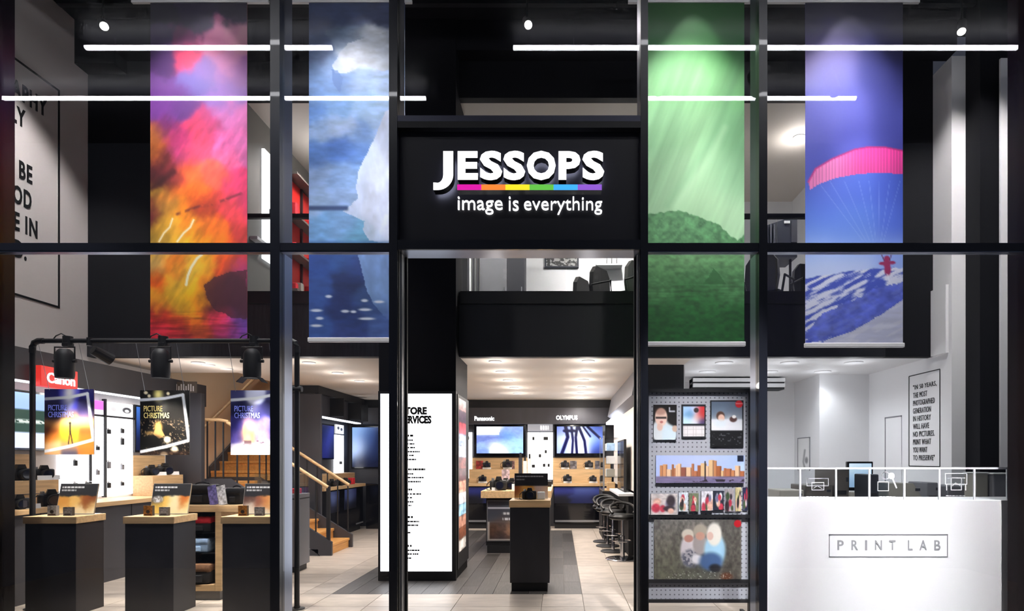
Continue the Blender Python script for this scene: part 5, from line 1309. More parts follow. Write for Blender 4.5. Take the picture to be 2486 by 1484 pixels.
for k, (u, v, s_, nm) in enumerate(((1182, 1136, 1.2, 'on the riser under the snowy path screen'), (1172, 1165, 1.2, 'before the riser under the snowy path screen'), (1232, 1136, 1.5, 'near the tripod boxes on the riser'),
                                   (1372, 1136, 1.3, 'on the riser under the trees screen, column side'), (1430, 1136, 1.3, 'on the riser under the trees screen, stool side'), (1378, 1163, 1.3, 'before the riser under the trees screen, column side'), (1440, 1163, 1.1, 'before the riser under the trees screen, stool side'))):
    yy, zz = (BACK-.2, 1.286) if v < 1150 else (BACK-.45, .986)
    x = XX(u, yy); camera(x, yy, zz+.04, .1, s_, 'tiny dark camera %s' % nm, 'cameras on the back wall')
    pack('camera_stand', x-.09, x+.09, yy-.06, yy+.05, zz, zz+.04, 'ticket', 'white block under the camera %s' % nm, 'stand', 'camera stands', .004)
def art_bx(c): return lambda x, y: (np.zeros(x.shape+(3,))+np.array(c, float))*(1+n_rgb(x, y, 6, 6, .7))
for k, (u, c, nm) in enumerate(((1164, (170, 60, 60), 'red patterned box beside the column'), (1241, (120, 90, 90), 'brown patterned box near the tripods'), (1392, (110, 106, 110), 'grey patterned box under the trees screen, column side'), (1453, (100, 100, 112), 'grey patterned box under the trees screen, stool side'))):
    yy = BACK-.1; x = XX(u, yy); o = panel('gift_box', x-.075, x+.075, 1.286, 1.47, yy, art_bx(c), (0, 20, 0, 24), None, 'printm', 1.5, .05); tag(o, nm, 'box', 'patterned boxes on the back riser')

# ---- right wall: kiosk counter, slab monitor, stools
f = thing('wall_fascia', 'grey sloped fascia over the kiosk wall', 'fascia', (1.05, 11, 2.3))
MB().prism([(1.20, CEIL-.004), (1.20, 2.30), (1.02, 2.42), (1.10, CEIL-.004)], 8.8, 13.3).build('board', 'greybox', f)
MB().box(.98, 1.15, 11.4, 13.2, 2.24, 2.29).build('light_strip', 'strip', f)
c = thing('kiosk_counter', 'white ledge on a black base along the stool wall', 'counter', (1.05, 10.3, 0))
MB().bbox(.90, 1.155, 9.55, 11.3, .93, .97, .004).build('ledge', 'whitesatin', c)
MB().box(1.06, 1.15, 9.6, 11.3, 0, .93).build('base', 'black', c)
s = thing('kiosk_monitor', 'tall black slab monitor on the white ledge', 'monitor', (1.06, 10.5, .97))
MB().bbox(1.03, 1.07, 9.98, 11.1, .97, 1.83, .008).build('casing', 'black', s)
MB().box(1.028, 1.0299, 10.02, 11.06, 1.0, 1.80).build('display', 'blackgloss', s)
d = thing('glass_cabinet', 'narrow glass cabinet with mixed goods near the back wall', 'cabinet', (.98, 12.2, 0))
MB().box(.80, 1.19, 11.7, 12.7, 0, .9).build('base', 'black', d)
for z in (.9, 1.15, 1.4, 1.65, 1.9): MB().box(.82, 1.19, 11.72, 12.68, z, z+.015).build('shelf_board', 'clear' if z > 1 else 'wood', d)
MB().box(.81, .82, 11.71, 12.69, .915, 1.9).build('glass_door', 'clear', d)
for yy in (11.71, 12.69): MB().box(.81, .84, yy-.015, yy+.015, .9, 1.95).build('upright', 'alu', d)
for k, (yy, z, m_) in enumerate(((11.9, .917, 'wood'), (12.2, 1.167, 'ticket'), (11.95, 1.167, 'beigebox'), (12.1, 1.417, 'silvercam'), (11.9, 1.417, 'ticket'), (12.3, 1.667, 'ticket'), (11.95, 1.667, 'bagblue'))):
    pack('boxed_goods', .9, 1.05, yy-.09, yy+.09, z, z+.15, m_, 'small pale box in the narrow glass cabinet, shelf %s, %s' % (('one', 'two', 'two', 'three', 'three', 'four', 'four')[k], ('alone', 'far', 'near', 'far', 'near', 'far', 'near')[k]), 'box', 'goods in the narrow cabinet')
def stool(x, y, label, big=False):
    t = thing('bar_stool', label, 'stool', (x, y, 0), 0, 'stools along the kiosk ledge')
    s = 1.25 if big else 1.0
    MB().lathe([(.001, 0), (.20*s, 0), (.205*s, .012), (.19*s, .022), (.05, .035), (.001, .035)], (x, y, 0), 24).build('base', 'chrome' if big else 'black', t, True)
    MB().lathe([(.028*s, .03), (.028*s, .35), (.02*s, .36), (.02*s, .60), (.06, .62)], (x, y, 0), 14).build('pole', 'chrome', t, True)
    MB().lathe([(.001, .60), (.17, .60), (.205, .62), (.21, .65), (.19, .68), (.001, .685)], (x, y, 0), 22).build('seat', 'leather', t, True)
    MB().tube([(x+.19*math.cos(a), y+.19*math.sin(a), .70+.14*max(0, math.sin((a+.6)/(math.pi+1.2)*math.pi))) for a in np.linspace(-.6, math.pi+.6, 13)], .022, 8).build('backrest', 'leather', t, True)
    MB().tube([(x+.14*math.cos(a), y+.14*math.sin(a), .28) for a in np.linspace(0, 2*math.pi, 17)], .009, 6).build('foot_ring', 'chrome', t)
    return t
stool(.935, 9.28, 'bar stool with wide chrome base nearest the doorway', True)
stool(.86, 10.05, 'black bar stool, second from the doorway')
stool(.82, 10.68, 'black bar stool, third from the doorway')
stool(.80, 11.25, 'black bar stool nearest the back wall')
# ================================================================== PEGBOARD DISPLAY
PG = 5.78
def gp(u0, u1, v0, v1, Y=PG): return PX(u0, u1, v0, v1, Y)
x0, x1, z0, z1 = gp(1571, 1826, 944, 1462)
t = thing('pegboard_stand', 'grey perforated display board in a black frame behind the window', 'display board', ((x0+x1)/2, PG, 0))
bx0, bx1, bz0, bz1 = gp(1575, 1819, 953, 1456)
MB().box(bx0, bx1, PG+.02, PG+.04, bz0, bz1).build('board', 'peg', t)
for a in ((x0, bx0), (bx1, x1)): MB().box(a[0], a[1], PG, PG+.06, 0, z1).build('frame_side', 'black', t)
for va, vb in ((944, 953), (1250, 1258), (1408, 1416), (1456, 1464)):
    a = gp(1575, 1819, va, vb); MB().box(bx0, bx1, PG-.005, PG+.06, a[2], a[3]).build('frame_bar', 'black', t)
for xa in (x0, x1-.03): MB().box(xa, xa+.03, PG-.1, PG+.3, 0, .03).build('foot', 'black', t)
def art_baby(x, y):
    q = np.zeros(x.shape+(3,))+np.array((22, 18, 16.)); q = q*(1+n_rgb(x, y, 12, 12, .6))
    q = blend(q, ell(x, y, 18, 64, 24, 30, .2), (214, 222, 224)); q = blend(q, ell(x, y, 38, 72, 18, 24, .2), (206, 224, 232))
    q = blend(q, ell(x, y, 18, 30, 15, 22, .12), (238, 206, 190)); q = blend(q, ell(x, y, 17, 16, 13, 9, .4)*.5, (150, 100, 80))
    q = blend(q, rect(x, y, 5, 31, 29, 34)*.9, (46, 30, 30)); q = blend(q, ell(x, y, 19, 42, 4, 3), (196, 120, 110)); q = blend(q, ell(x, y, 15, 54, 7, 9), (226, 190, 174))
    q = blend(q, ell(x, y, 52, 58, 7, 8), (200, 170, 150)); q = blend(q, rect(x, y, 37, 52, 6, 18, 1)-rect(x, y, 40, 52, 4, 14, 1), (190, 190, 200)); return q
def art_cal(x, y):
    q = np.zeros(x.shape+(3,))+np.array((28, 30, 36.))
    p = rect(x, y, 4, 56, 5, 47); pc = rbf([(10,10,(170,206,240)),(20,24,(110,160,210)),(15,40,(196,226,240)),(34,12,(196,210,236)),(48,12,(200,40,44)),(50,26,(196,50,44)),(40,32,(226,190,180)),(50,42,(70,60,110)),(32,44,(220,226,236))], x, y, 7); q = q*(1-p[..., None])+pc*p[..., None]
    q = blend(q, ell(x, y, 36, 14, 6, 6), (60, 44, 44)); g = rect(x, y, 4, 56, 52, 78); q = blend(q, g, (226, 222, 222)); q = blend(q, g*((np.mod(x, 7) < 1.2)+(np.mod(y, 6) < 1))*.4, (150, 140, 140)); return q
def art_cal2(x, y):
    q = np.zeros(x.shape+(3,))+np.array((16, 16, 18.))
    p = rect(x, y, 3, 78, 3, 73); pc = rbf([(10,10,(90,104,124)),(60,10,(96,110,130)),(20,34,(110,126,144)),(70,34,(120,130,146)),(20,60,(230,232,236)),(60,60,(226,230,234))], x, y, 12); q = q*(1-p[..., None])+pc*p[..., None]
    q = blend(q, rect(x, y, 3, 78, 46, 73, 3)*.9, (232, 234, 238)); q = blend(q, ell(x, y, 25, 38, 10, 11, .2), (90, 60, 46)); q = blend(q, ell(x, y, 27, 43, 8, 9, .2), (230, 190, 170)); q = blend(q, ell(x, y, 56, 46, 9, 7), (90, 60, 56)); q = blend(q, ell(x, y, 58, 40, 5, 4), (240, 236, 232)); q = blend(q, ell(x, y, 25, 56, 14, 10, .4)*.8, (220, 232, 238))
    q = blend(q, ell(x, y, 70, 9, 9, 9, .1), (206, 30, 40)); q = blend(q, rect(x, y, 62, 80, 7, 9)*.7, (240, 200, 200))
    q = blend(q, rect(x, y, 5, 76, 80, 108)*(vnoise(x/4.5, y/4.5) > .72)*.5, (150, 150, 154)); return q
def art_city(x, y):
    q = rbf([(10,8,(170,190,240)),(100,5,(160,190,246)),(200,8,(170,196,244)),(100,30,(210,206,226))], x, y, 50)
    rs = np.random.RandomState(5); bx = 10
    while bx < 205:
        bw = rs.randint(5, 15); h = rs.randint(14, 34)+ (8 if 110 < bx < 150 else 0); c = [(190,120,80),(220,160,110),(150,90,70),(226,190,140),(170,100,60),(206,140,90),(236,200,160)][rs.randint(7)]
        q = blend(q, rect(x, y, bx, bx+bw, 52-h, 53, .5), np.array(c, float)); q = blend(q, rect(x, y, bx+bw*.7, bx+bw, 53-h, 53, .5)*.5, (90, 50, 40)); bx += bw-1
    q = blend(q, rect(x, y, 0, 230, 51, 70, 2), (126, 116, 150)); q = q*(1+n_rgb(x, y, 24, 3, .2)*rect(x, y, 0, 230, 50, 80)[..., None])
    q = blend(q, rect(x, y, 118, 121, 14, 60), (30, 24, 30)); q = blend(q, rect(x, y, 90, 215, 58, 64, 2)*(fbm(x/20, y/6) > .46), (40, 30, 40))
    return blend(q, rect(x, y, 198, 213, 0, 15), (16, 24, 46))
def art_family(x, y):
    q = rbf([(10,10,(110,108,104)),(100,8,(120,116,110)),(200,10,(90,88,84)),(30,70,(116,110,98)),(200,70,(120,114,104)),(30,120,(96,96,80)),(110,140,(80,80,72)),(200,130,(84,80,74))], x, y, 40)*(1+n_rgb(x, y, 6, 9, .35, 5))
    q = blend(q, ell(x, y, 84, 75, 20, 38, .2), (216, 208, 210)); q = blend(q, ell(x, y, 90, 95, 24, 22, .3)*(.4+.6*(vnoise(x/4, y/4) > .45)), (96, 98, 112)); q = blend(q, ell(x, y, 104, 96, 14, 12, .4), (230, 226, 228))
    q = blend(q, ell(x, y, 112, 60, 18, 26, .2), (170, 160, 158)); q = blend(q, ell(x, y, 148, 74, 26, 40, .2), (166, 208, 232)); q = blend(q, ell(x, y, 138, 102, 28, 22, .3), (70, 96, 138)); q = blend(q, ell(x, y, 148, 118, 14, 10, .4), (34, 34, 40))
    q = blend(q, ell(x, y, 82, 36, 15, 13, .2), (216, 206, 190)); q = blend(q, ell(x, y, 84, 46, 11, 9, .2), (196, 140, 124)); q = blend(q, ell(x, y, 112, 28, 17, 17, .2), (176, 166, 150)); q = blend(q, ell(x, y, 112, 40, 11, 10, .2), (204, 156, 136))
    q = blend(q, ell(x, y, 146, 36, 18, 28, .2), (232, 226, 216)); q = blend(q, ell(x, y, 136, 40, 8, 10, .2), (226, 190, 176)); q = blend(q, ell(x, y, 176, 138, 14, 9, .4), (110, 66, 44))
    q = blend(q, (vnoise(x/3, y/3) > .8)*rect(x, y, 30, 190, 126, 146, 4)*.7, (214, 214, 206)); return blend(q, ell(x, y, 203, 10, 9, 9, .1), (200, 30, 44))
def art_two(seed, bgc):
    r = np.random.RandomState(seed); E = [(r.uniform(8, 40), r.uniform(14, 44), r.uniform(5, 12), r.uniform(6, 14), [(196,60,80),(60,50,56),(226,180,160),(70,90,60),(120,120,150),(236,232,232)][r.randint(6)]) for _ in range(7)]
    def fn(x, y):
        q = np.zeros(x.shape+(3,))+np.array(bgc, float)
        for e in E: q = blend(q, ell(x, y, e[0], e[1], e[2], e[3], .3), e[4])
        return q*(1+n_rgb(x, y, 6, 6, .2))
    return fn
def hung(name, u0, u1, v0, v1, fn, box, label, cat, dep=.02, grp='prints on the perforated board', cell=1.3):
    a = gp(u0, u1, v0, v1, PG-.0); t = thing(name, label, cat, ((a[0]+a[1])/2, PG, a[2]), 0, grp)
    panel('print', a[0], a[1], a[2], a[3], PG+.02-dep, fn, box, t, 'printm', cell, max(.002, dep-.001), (40, 38, 40)); return t
hung('canvas_print', 1587, 1643, 983, 1068, art_baby, (0, 56, 0, 85), 'canvas print of a person in white with sunglasses, on the perforated board', 'canvas print', .018)
c = hung('wall_calendar', 1655, 1714, 982, 1065, art_cal, (0, 59, 0, 83), 'small calendar with white date grid on the perforated board', 'calendar', .008)
c = hung('wall_calendar', 1725, 1806, 972, 1087, art_cal2, (0, 81, 0, 115), 'large black calendar with snow picture on the perforated board', 'calendar', .008)
a = gp(1762, 1768, 964, 972); MB().tube([(a[0], PG+.015, a[2]), ((a[0]+a[1])/2, PG+.01, a[3]), (a[1], PG+.015, a[2])], .002, 6).build('hanger_loop', 'alu', c)
hung('canvas_print', 1592, 1807, 1106, 1173, art_city, (0, 215, 0, 67), 'wide canvas print of a city skyline on the perforated board', 'canvas print', .024)
hung('framed_photo', 1588, 1800, 1262, 1407, art_family, (0, 212, 0, 145), 'large photo print of three people huddled on grass', 'photo print', .018)
hung('photo_book', 1580, 1644, 1199, 1250, art_two(1, (206, 198, 194)), (0, 48, 0, 50), 'open photo book with red corner on the board ledge', 'photo book', .03)
hung('canvas_print', 1648, 1670, 1196, 1242, art_two(2, (216, 226, 232)), (0, 48, 0, 50), 'small pale canvas next to the open photo book', 'canvas print', .02)
hung('canvas_print', 1673, 1696, 1198, 1242, art_two(3, (120, 130, 100)), (0, 48, 0, 50), 'small olive canvas on the board ledge', 'canvas print', .02)
hung('greeting_card', 1702, 1730, 1193, 1240, art_two(4, (226, 224, 230)), (0, 48, 0, 50), 'pale greeting card with red figures on the board ledge', 'card', .03)
hung('greeting_card', 1731, 1757, 1192, 1238, art_two(8, (40, 44, 60)), (0, 48, 0, 50), 'dark greeting card on the board ledge', 'card', .02)
hung('photo_strip', 1761, 1782, 1188, 1242, art_two(5, (176, 166, 170)), (0, 48, 0, 50), 'greyish strip of photos on the board ledge', 'photo strip', .012)
hung('photo_strip', 1786, 1800, 1184, 1242, art_two(6, (206, 196, 140)), (0, 48, 0, 50), 'yellowish strip of photos on the board ledge', 'photo strip', .012)
hung('photo_strip', 1804, 1816, 1184, 1240, art_two(7, (36, 40, 70)), (0, 48, 0, 50), 'dark blue strip of photos at the edge of the board', 'photo strip', .012)
# black beam with slats above the board, inside the print room entrance
t = thing('suspended_blind', 'white slatted air unit under the ceiling above the perforated board', 'air unit', (2.1, 9.5, 2.4))
for va, vb in ((918, 927), (931, 940)):
    a = PX(1683, 1830, va, vb, 9.8); MB().bbox(a[0], a[1]+.5, 9.8, 10.1, a[2], a[3], .004).build('slat', 'whitesatin', t)
a = PX(1683, 1830, 927, 945, 9.8); MB().box(a[0], a[1]+.5, 9.84, 10.1, a[2], a[3]+.06).build('core', 'black', t)
for k in range(2): MB().cyl((a[0]+.2+k*.9, 9.95, a[3]+.05), (a[0]+.2+k*.9, 9.95, CEIL), .005, n=6).build('suspension_wire', 'alu', t)

# ================================================================== PRINT ROOM COUNTER
CYF = 5.62; cz = ZZ(1215, CYF); cx0, cx1 = XX(1858, CYF), 4.45
t = thing('print_counter', 'white counter marked print lab behind the window', 'counter', ((cx0+cx1)/2, 5.85, 0))
MB().bbox(cx0, cx1, CYF, 6.15, 0, cz, .004).build('body', 'whitesatin', t)
bx = [XX(2012, CYF), XX(2301, CYF), ZZ(1353, CYF), ZZ(1297, CYF)]; w_ = .008
fr = MB().box(bx[0], bx[1], CYF-.003, CYF+.001, bx[2], bx[2]+w_).box(bx[0], bx[1], CYF-.003, CYF+.001, bx[3]-w_, bx[3]).box(bx[0], bx[0]+w_, CYF-.003, CYF+.001, bx[2], bx[3]).box(bx[1]-w_, bx[1], CYF-.003, CYF+.001, bx[2], bx[3])
fr.build('lettering_frame', 'cardprint', t)
for ch, a, b in (('P', 2033, 2048), ('R', 2067, 2083), ('I', 2100, 2105), ('N', 2124, 2141), ('T', 2159, 2174), ('L', 2204, 2215), ('A', 2232, 2250), ('B', 2268, 2283)):
    mb = MB(); text_fit(mb, ch, XX(a, CYF), XX(b, CYF), ZZ(1336, CYF), ZZ(1312, CYF), front(CYF), .01, .003); mb.build('letter', 'cardprint', t)
# glass screen with white lines and service icons
GY = CYF+.06; gz1 = ZZ(1135, GY); gz0 = cz
s = thing('counter_screen', 'clear glass screen with white outlined service icons on the print counter', 'glass screen', ((cx0+cx1)/2, GY, gz0))
us = [1862, 1943, 2030, 2111, 2196, 2281, 2366, 2446, 2530]
for k in range(len(us)-1):
    MB().box(XX(us[k], GY)+.001, XX(us[k+1], GY)-.001, GY, GY+.008, gz0, gz1).build('pane', 'clear', s)
for k, u in enumerate(us[1:-1]): MB().box(XX(u, GY)-.008, XX(u, GY)+.008, GY-.002, GY+.01, gz0, gz1).build('white_line', 'whiteline', s)
MB().box(cx0+.01, XX(2530, GY), GY-.0025, GY+.0105, gz1-.018, gz1).build('white_line', 'whiteline', s)
def icon(strokes, name):
    mb = MB()
    for (u, v), (u2, v2), w in strokes:
        xa, za, xb, zb = XX(u, GY), ZZ(v, GY), XX(u2, GY), ZZ(v2, GY); dx, dz = xb-xa, zb-za; L = math.hypot(dx, dz); nx, nz = -dz/L*w*.0019, dx/L*w*.0019
        ex, ez = dx/L*w*.0019, dz/L*w*.0019
        mb.prism([(xa-ex+nx, za-ez+nz), (xb+ex+nx, zb+ez+nz), (xb+ex-nx, zb+ez-nz), (xa-ex-nx, za-ez-nz)], GY-.002, GY-.0005)
    return mb.build(name, 'whiteline', s)
def box_s(u0, u1, v0, v1, w=1.6): return [((u0, v0), (u1, v0), w), ((u1, v0), (u1, v1), w), ((u1, v1), (u0, v1), w), ((u0, v1), (u0, v0), w)]
def dashes(u0, u1, v): return [((u, v), (min(u+5, u1), v), 1.3) for u in np.arange(u0, u1, 8)]
icon(box_s(1959, 2011, 1162, 1180)+box_s(1971, 2000, 1172, 1190)+[((1975, 1186), (1984, 1180), 1), ((1984, 1180), (1996, 1187), 1)]+dashes(1958, 2012, 1206), 'printer_icon')
circ = lambda cu, cv, r, w: [((cu+r*math.cos(a), cv+r*math.sin(a)), (cu+r*math.cos(a+.5), cv+r*math.sin(a+.5)), w) for a in np.arange(0, 2*math.pi, .45)]
MB().prism([(XX(2164+8*math.cos(a), GY), ZZ(1156+8*math.sin(a), GY)) for a in np.arange(0, 2*math.pi-.01, math.pi/10)], GY-.0025, GY-.0004).build('key_icon', 'whiteline', s)
icon(circ(2150, 1155, 9, 1.8)+[((2167, 1163), (2176, 1184), 3.5)]+box_s(2131, 2157, 1170, 1192)+dashes(2136, 2176, 1206), 'key_ring_icon')
icon(box_s(2295, 2347, 1150, 1176, 2)+box_s(2309, 2334, 1160, 1190, 2)+[((2301, 1161), (2342, 1161), 2), ((2298, 1177), (2298, 1190), 2), ((2344, 1177), (2344, 1190), 2), ((2312, 1180), (2320, 1172), 1.2), ((2320, 1172), (2331, 1180), 1.2)]+dashes(2297, 2345, 1204), 'large_printer_icon')

# machines behind the counter
b = thing('work_bench', 'white work bench behind the print counter', 'bench', (3.3, 7.2, 0))
MB().bbox(1.95, 4.6, 6.75, 7.75, .93, .98, .004).build('top', 'whitesatin', b)
for xa in (2.0, 3.2, 4.5): MB().box(xa, xa+.05, 6.85, 7.65, 0, .93).build('leg_panel', 'whitesatin', b)
BT = .98
def machine(name, u0, u1, vtop, y0, y1, m, label, extra=None):
    a, bb = XX(u0, y0), XX(u1, y0); z = ZZ(vtop, y0)
    t = thing(name, label, 'printer', ((a+bb)/2, y0, BT), 0, 'machines behind the print counter')
    if extra == 'slope': MB().prism([(a, BT), (bb, BT), (bb, BT+(z-BT)*.35), (bb-(bb-a)*.28, z), (a, z)], y0, y1).build('housing', m, t)
    else: MB().bbox(a, bb, y0, y1, BT, z, .012).build('housing', m, t)
    MB().box(a+(bb-a)*.12, bb-(bb-a)*.2, y0-.004, y0+.002, BT+(z-BT)*.30, BT+(z-BT)*.42).build('paper_slot', 'black', t)
    MB().box(bb-(bb-a)*.22, bb-(bb-a)*.08, y0-.006, y0+.002, BT+(z-BT)*.66, BT+(z-BT)*.78).build('control_panel', 'darkbox', t)
    if extra == 'tray': MB().bbox(a+.03, bb-.03, y0-.12, y0, BT+.01, BT+.03, .004).build('output_tray', 'black', t)
    return t
machine('photo_printer', 1893, 1952, 1190, 6.85, 7.25, 'beigebox', 'low beige photo printer at the mullion end of the bench', 'tray')
machine('photo_printer', 1955, 2022, 1178, 6.95, 7.4, 'brownbox', 'taupe photo printer with output tray on the bench', 'tray')
machine('photo_printer', 2026, 2062, 1140, 6.95, 7.5, 'brownbox', 'tall taupe printer tower beside the monitor')
machine('photo_printer', 2158, 2240, 1174, 6.9, 7.5, 'beigebox', 'beige printer with a sloped end near the key icon', 'slope')
machine('photo_printer', 2252, 2278, 1172, 7.0, 7.4, 'greybox', 'small grey printer beside the sloped one')
machine('photo_printer', 2300, 2362, 1180, 6.9, 7.3, 'greybox', 'grey photo printer under the large printer icon', 'tray')
machine('computer_tower', 2109, 2134, 1152, 6.78, 7.12, 'darkbox', 'dark computer tower beside the monitor')
m_ = thing('desktop_monitor', 'monitor with pale blue screen behind the print counter', 'monitor', (XX(2088, 7.2), 7.2, BT), 0)
a = PX(2057, 2120, 1121, 1192, 7.2); MB().bbox(a[0], a[1], 7.2, 7.25, a[2], a[3], .008).build('casing', 'blackgloss', m_)
panel('display', a[0]+.022, a[1]-.022, a[2]+.04, a[3]-.022, 7.197, lambda x, y: rbf([(10,5,(206,226,240)),(50,5,(190,214,232)),(30,40,(150,180,206)),(60,60,(110,140,170)),(5,60,(130,160,190))], x, y, 20), (0, 62, 0, 62), m_, 'screen', 4, .002)
MB().box((a[0]+a[1])/2-.03, (a[0]+a[1])/2+.03, 7.22, 7.26, BT, a[2]+.02).bbox((a[0]+a[1])/2-.1, (a[0]+a[1])/2+.1, 7.15, 7.32, BT, BT+.012, .003).build('stand', 'black', m_)
pack('paper_cup', XX(2064, 6.85), XX(2076, 6.85), 6.85, 6.9, BT, BT+.16, 'beigebox', 'beige tumbler in front of the monitor', 'cup', None, .012)
# grey bins standing near the black wall strip
t = thing('storage_bin', 'tall grey storage bin beside the black wall strip', 'bin', (4.55, 6.75, 0), 0, 'storage bins')
MB().bbox(XX(2368, 6.55), XX(2400, 6.55), 6.55, 6.74, 0, ZZ(1150, 6.55), .015).build('body', 'beigebox', t); MB().bbox(XX(2367, 6.54), XX(2401, 6.54), 6.54, 6.74, ZZ(1150, 6.55), ZZ(1147, 6.55), .004).build('lid', 'ticket', t)
t = thing('storage_bin', 'wide grey storage bin at the shopfront edge', 'bin', (4.75, 6.6, 0), 0, 'storage bins')
MB().bbox(XX(2412, 6.5), XX(2472, 6.5), 6.5, 6.74, 0, ZZ(1152, 6.5), .015).build('body', 'greybox', t); MB().bbox(XX(2411, 6.49), XX(2473, 6.49), 6.49, 6.74, ZZ(1152, 6.5), ZZ(1149, 6.5), .004).build('lid', 'ticket', t)
# framed print and door outline on the white walls
f = thing('framed_print', 'narrow framed print with a thin figure on the boxed white corner', 'framed print', (4.02, 10.18, 1.32))
side_panel('print', 4.012, 10.42, 9.94, 1.33, 1.85, lambda x, y: blend(blend(np.zeros(x.shape+(3,))+244, seg(x, y, [(18,30),(14,60),(18,78)], 2, 2)*.6, (90, 90, 96)), ell(x, y, 22, 56, 4, 8, .5)*.6, (60, 60, 66)), (0, 30, 0, 80), f, 'printm', 1.5, .004, -1)
for ya in (9.93, 10.42): MB().box(4.005, 4.019, ya, ya+.012, 1.32, 1.86).build('frame_side', 'greybox', f)
MB().box(4.005, 4.019, 9.93, 10.432, 1.851, 1.862).build('frame_top', 'greybox', f)
d = thing('door_2', 'flush white door outlined on the print room wall', None, (WR, 8.95, 0), kind='structure')
MB().box(WR-.012, WR, 8.66, 9.07, 0, 2.10).build('leaf', 'white', d)
MB().box(WR-.016, WR, 9.07, 9.09, 0, 2.12).box(WR-.016, WR, 8.66, 9.09, 2.10, 2.12).build('edge_gap', 'greybox', d)
# ================================================================== MEZZANINE ROOM
def office_chair(x, y, rz, label):
    t = thing('office_chair', label, 'chair', (0, 0, 0), 0, 'office chairs on the mezzanine'); s = 1
    MB().bbox(-.24, .24, -.24, .24, .44, .52, .03).build('seat', 'leather', t, True)
    bk = [(-.20, .50), (.20, .50), (.235, .70), (.22, .90), (.14, 1.0), (-.14, 1.0), (-.22, .90), (-.235, .70)]
    MB().prism([(a, b) for a, b in bk], .20, .265).build('backrest', 'leather', t)
    MB().tube([(0, .2, .46), (0, .27, .5), (0, .27, .7)], .02, 8).build('back_bracket', 'black', t)
    for sx in (-1, 1): MB().tube([(sx*.25, .18, .47), (sx*.29, .18, .70), (sx*.29, -.12, .70), (sx*.25, -.12, .47)], .017, 8).build('armrest', 'black', t)
    MB().cyl((0, 0, .10), (0, 0, .44), .03, n=10).build('gas_lift', 'chrome', t)
    for k in range(5):
        a = 2*math.pi*k/5; l = MB().tube([(0, 0, .11), (.28*math.cos(a), .28*math.sin(a), .07)], .02, 8).build('base_arm', 'chrome', t)
        MB().cyl((.28*math.cos(a)-.01, .28*math.sin(a), .03), (.28*math.cos(a)+.01, .28*math.sin(a), .03), .03, n=10).build('castor', 'black', l)
    t.location = (x, y, UPF); t.rotation_euler = (0, 0, rz); return t
oc = office_chair(XX(1446, 9.3), 9.3, 1.05, 'low black office chair nearest the wall picture')
def chair_copy(x, y, rz, label):
    o = copy_tree(oc); o.location = (x, y, UPF); o.rotation_euler = (0, 0, rz); o['label'] = label; return o
chair_copy(XX(1490, 8.77), 8.77, .95, 'tall black office chair in the middle above the doorway')
chair_copy(XX(1578, 8.45), 8.45, .7, 'black office chair partly cut by the door mullion')
chair_copy(XX(1868, 8.5), 8.5, 2.4, 'black office chair seen between the green and blue banners')
chair_copy(XX(1985, 8.5), 8.5, .2, 'black office chair half hidden by the blue banner')
chair_copy(XX(1740, 8.5), 8.5, 1.8, 'black office chair beside the green banner')
# desk with dark screen wall seen between the banners
t = thing('office_desk', 'dark desk with metal legs behind the chairs on the mezzanine', 'desk', (2.7, 10.2, UPF))
MB().bbox(1.6, 3.7, 9.75, 10.5, UPF+.70, UPF+.74, .004).build('top', 'black', t)
for xa in (1.7, 3.6):
    for ya in (9.8, 10.45): MB().box(xa-.02, xa+.02, ya-.02, ya+.02, UPF, UPF+.70).build('leg', 'chrome', t)
Yc = 9.15
t = thing('equipment_cabinet', 'tall black equipment cabinet on the mezzanine behind the rail', 'cabinet', (XX(1895, Yc), Yc+.3, UPF))
a, b = XX(1858, Yc), XX(1936, Yc)
MB().prism([(a, 4.5), (b, 4.5), (b, ZZ(530, Yc)), (XX(1905, Yc), ZZ(532, Yc)), (a, ZZ(548, Yc))], Yc+.01, Yc+.5).build('body', 'darkbox', t)
MB().box(XX(1904, Yc), XX(1918, Yc), Yc, Yc+.012, ZZ(542, Yc), ZZ(536, Yc)).build('name_plate', 'ticket', t)
MB().box(XX(1921, Yc), XX(1934, Yc), Yc-.004, Yc+.012, ZZ(588, Yc), ZZ(536, Yc)).build('door_panel', 'charcoal', t)
for u in (1870, 1878): MB().box(XX(u, Yc), XX(u, Yc)+.015, Yc-.008, Yc+.012, UPF, ZZ(545, Yc)).build('metal_strip', 'alu', t)
for xa in (a+.05, b-.08): MB().box(xa, xa+.03, Yc+.1, Yc+.13, UPF, 4.5).build('pole', 'black', t)
MB().bbox(a+.02, b-.02, Yc+.02, Yc+.4, UPF, UPF+.04, .006).build('foot_plate', 'black', t)
# partition and cabinets behind the column
Yp = 10.2
for k, (u0, u1, m_, nm) in enumerate(((1165, 1231, 'greybox', 'blue-grey tall cabinet beside the column on the mezzanine'), (1231, 1274, 'charcoal', 'charcoal tall cabinet next to the white mezzanine wall'))):
    t = thing('tall_cabinet', nm, 'cabinet', (XX((u0+u1)/2, Yp), Yp, UPF), 0, 'tall cabinets on the mezzanine')
    MB().bbox(XX(u0, Yp), XX(u1, Yp)-.003, Yp, Yp+.5, UPF, 5.3, .006).build('body', m_, t)
    MB().box(XX(u1, Yp)-.06, XX(u1, Yp)-.045, Yp-.012, Yp, UPF+.9, UPF+1.1).build('handle', 'alu', t)
t = thing('room_divider', 'striped glass and metal divider beside the column on the mezzanine', 'divider', (XX(1150, Yp), Yp, UPF))
for k, (u0, u1, m_) in enumerate(((1140, 1144, 'whiteline'), (1147, 1151, 'charcoal'), (1153, 1156, 'alu'), (1158, 1163, 'charcoal'))):
    MB().box(XX(u0, Yp), XX(u1, Yp), Yp-.03, Yp+.03, UPF, 5.3).build('upright', m_, t)
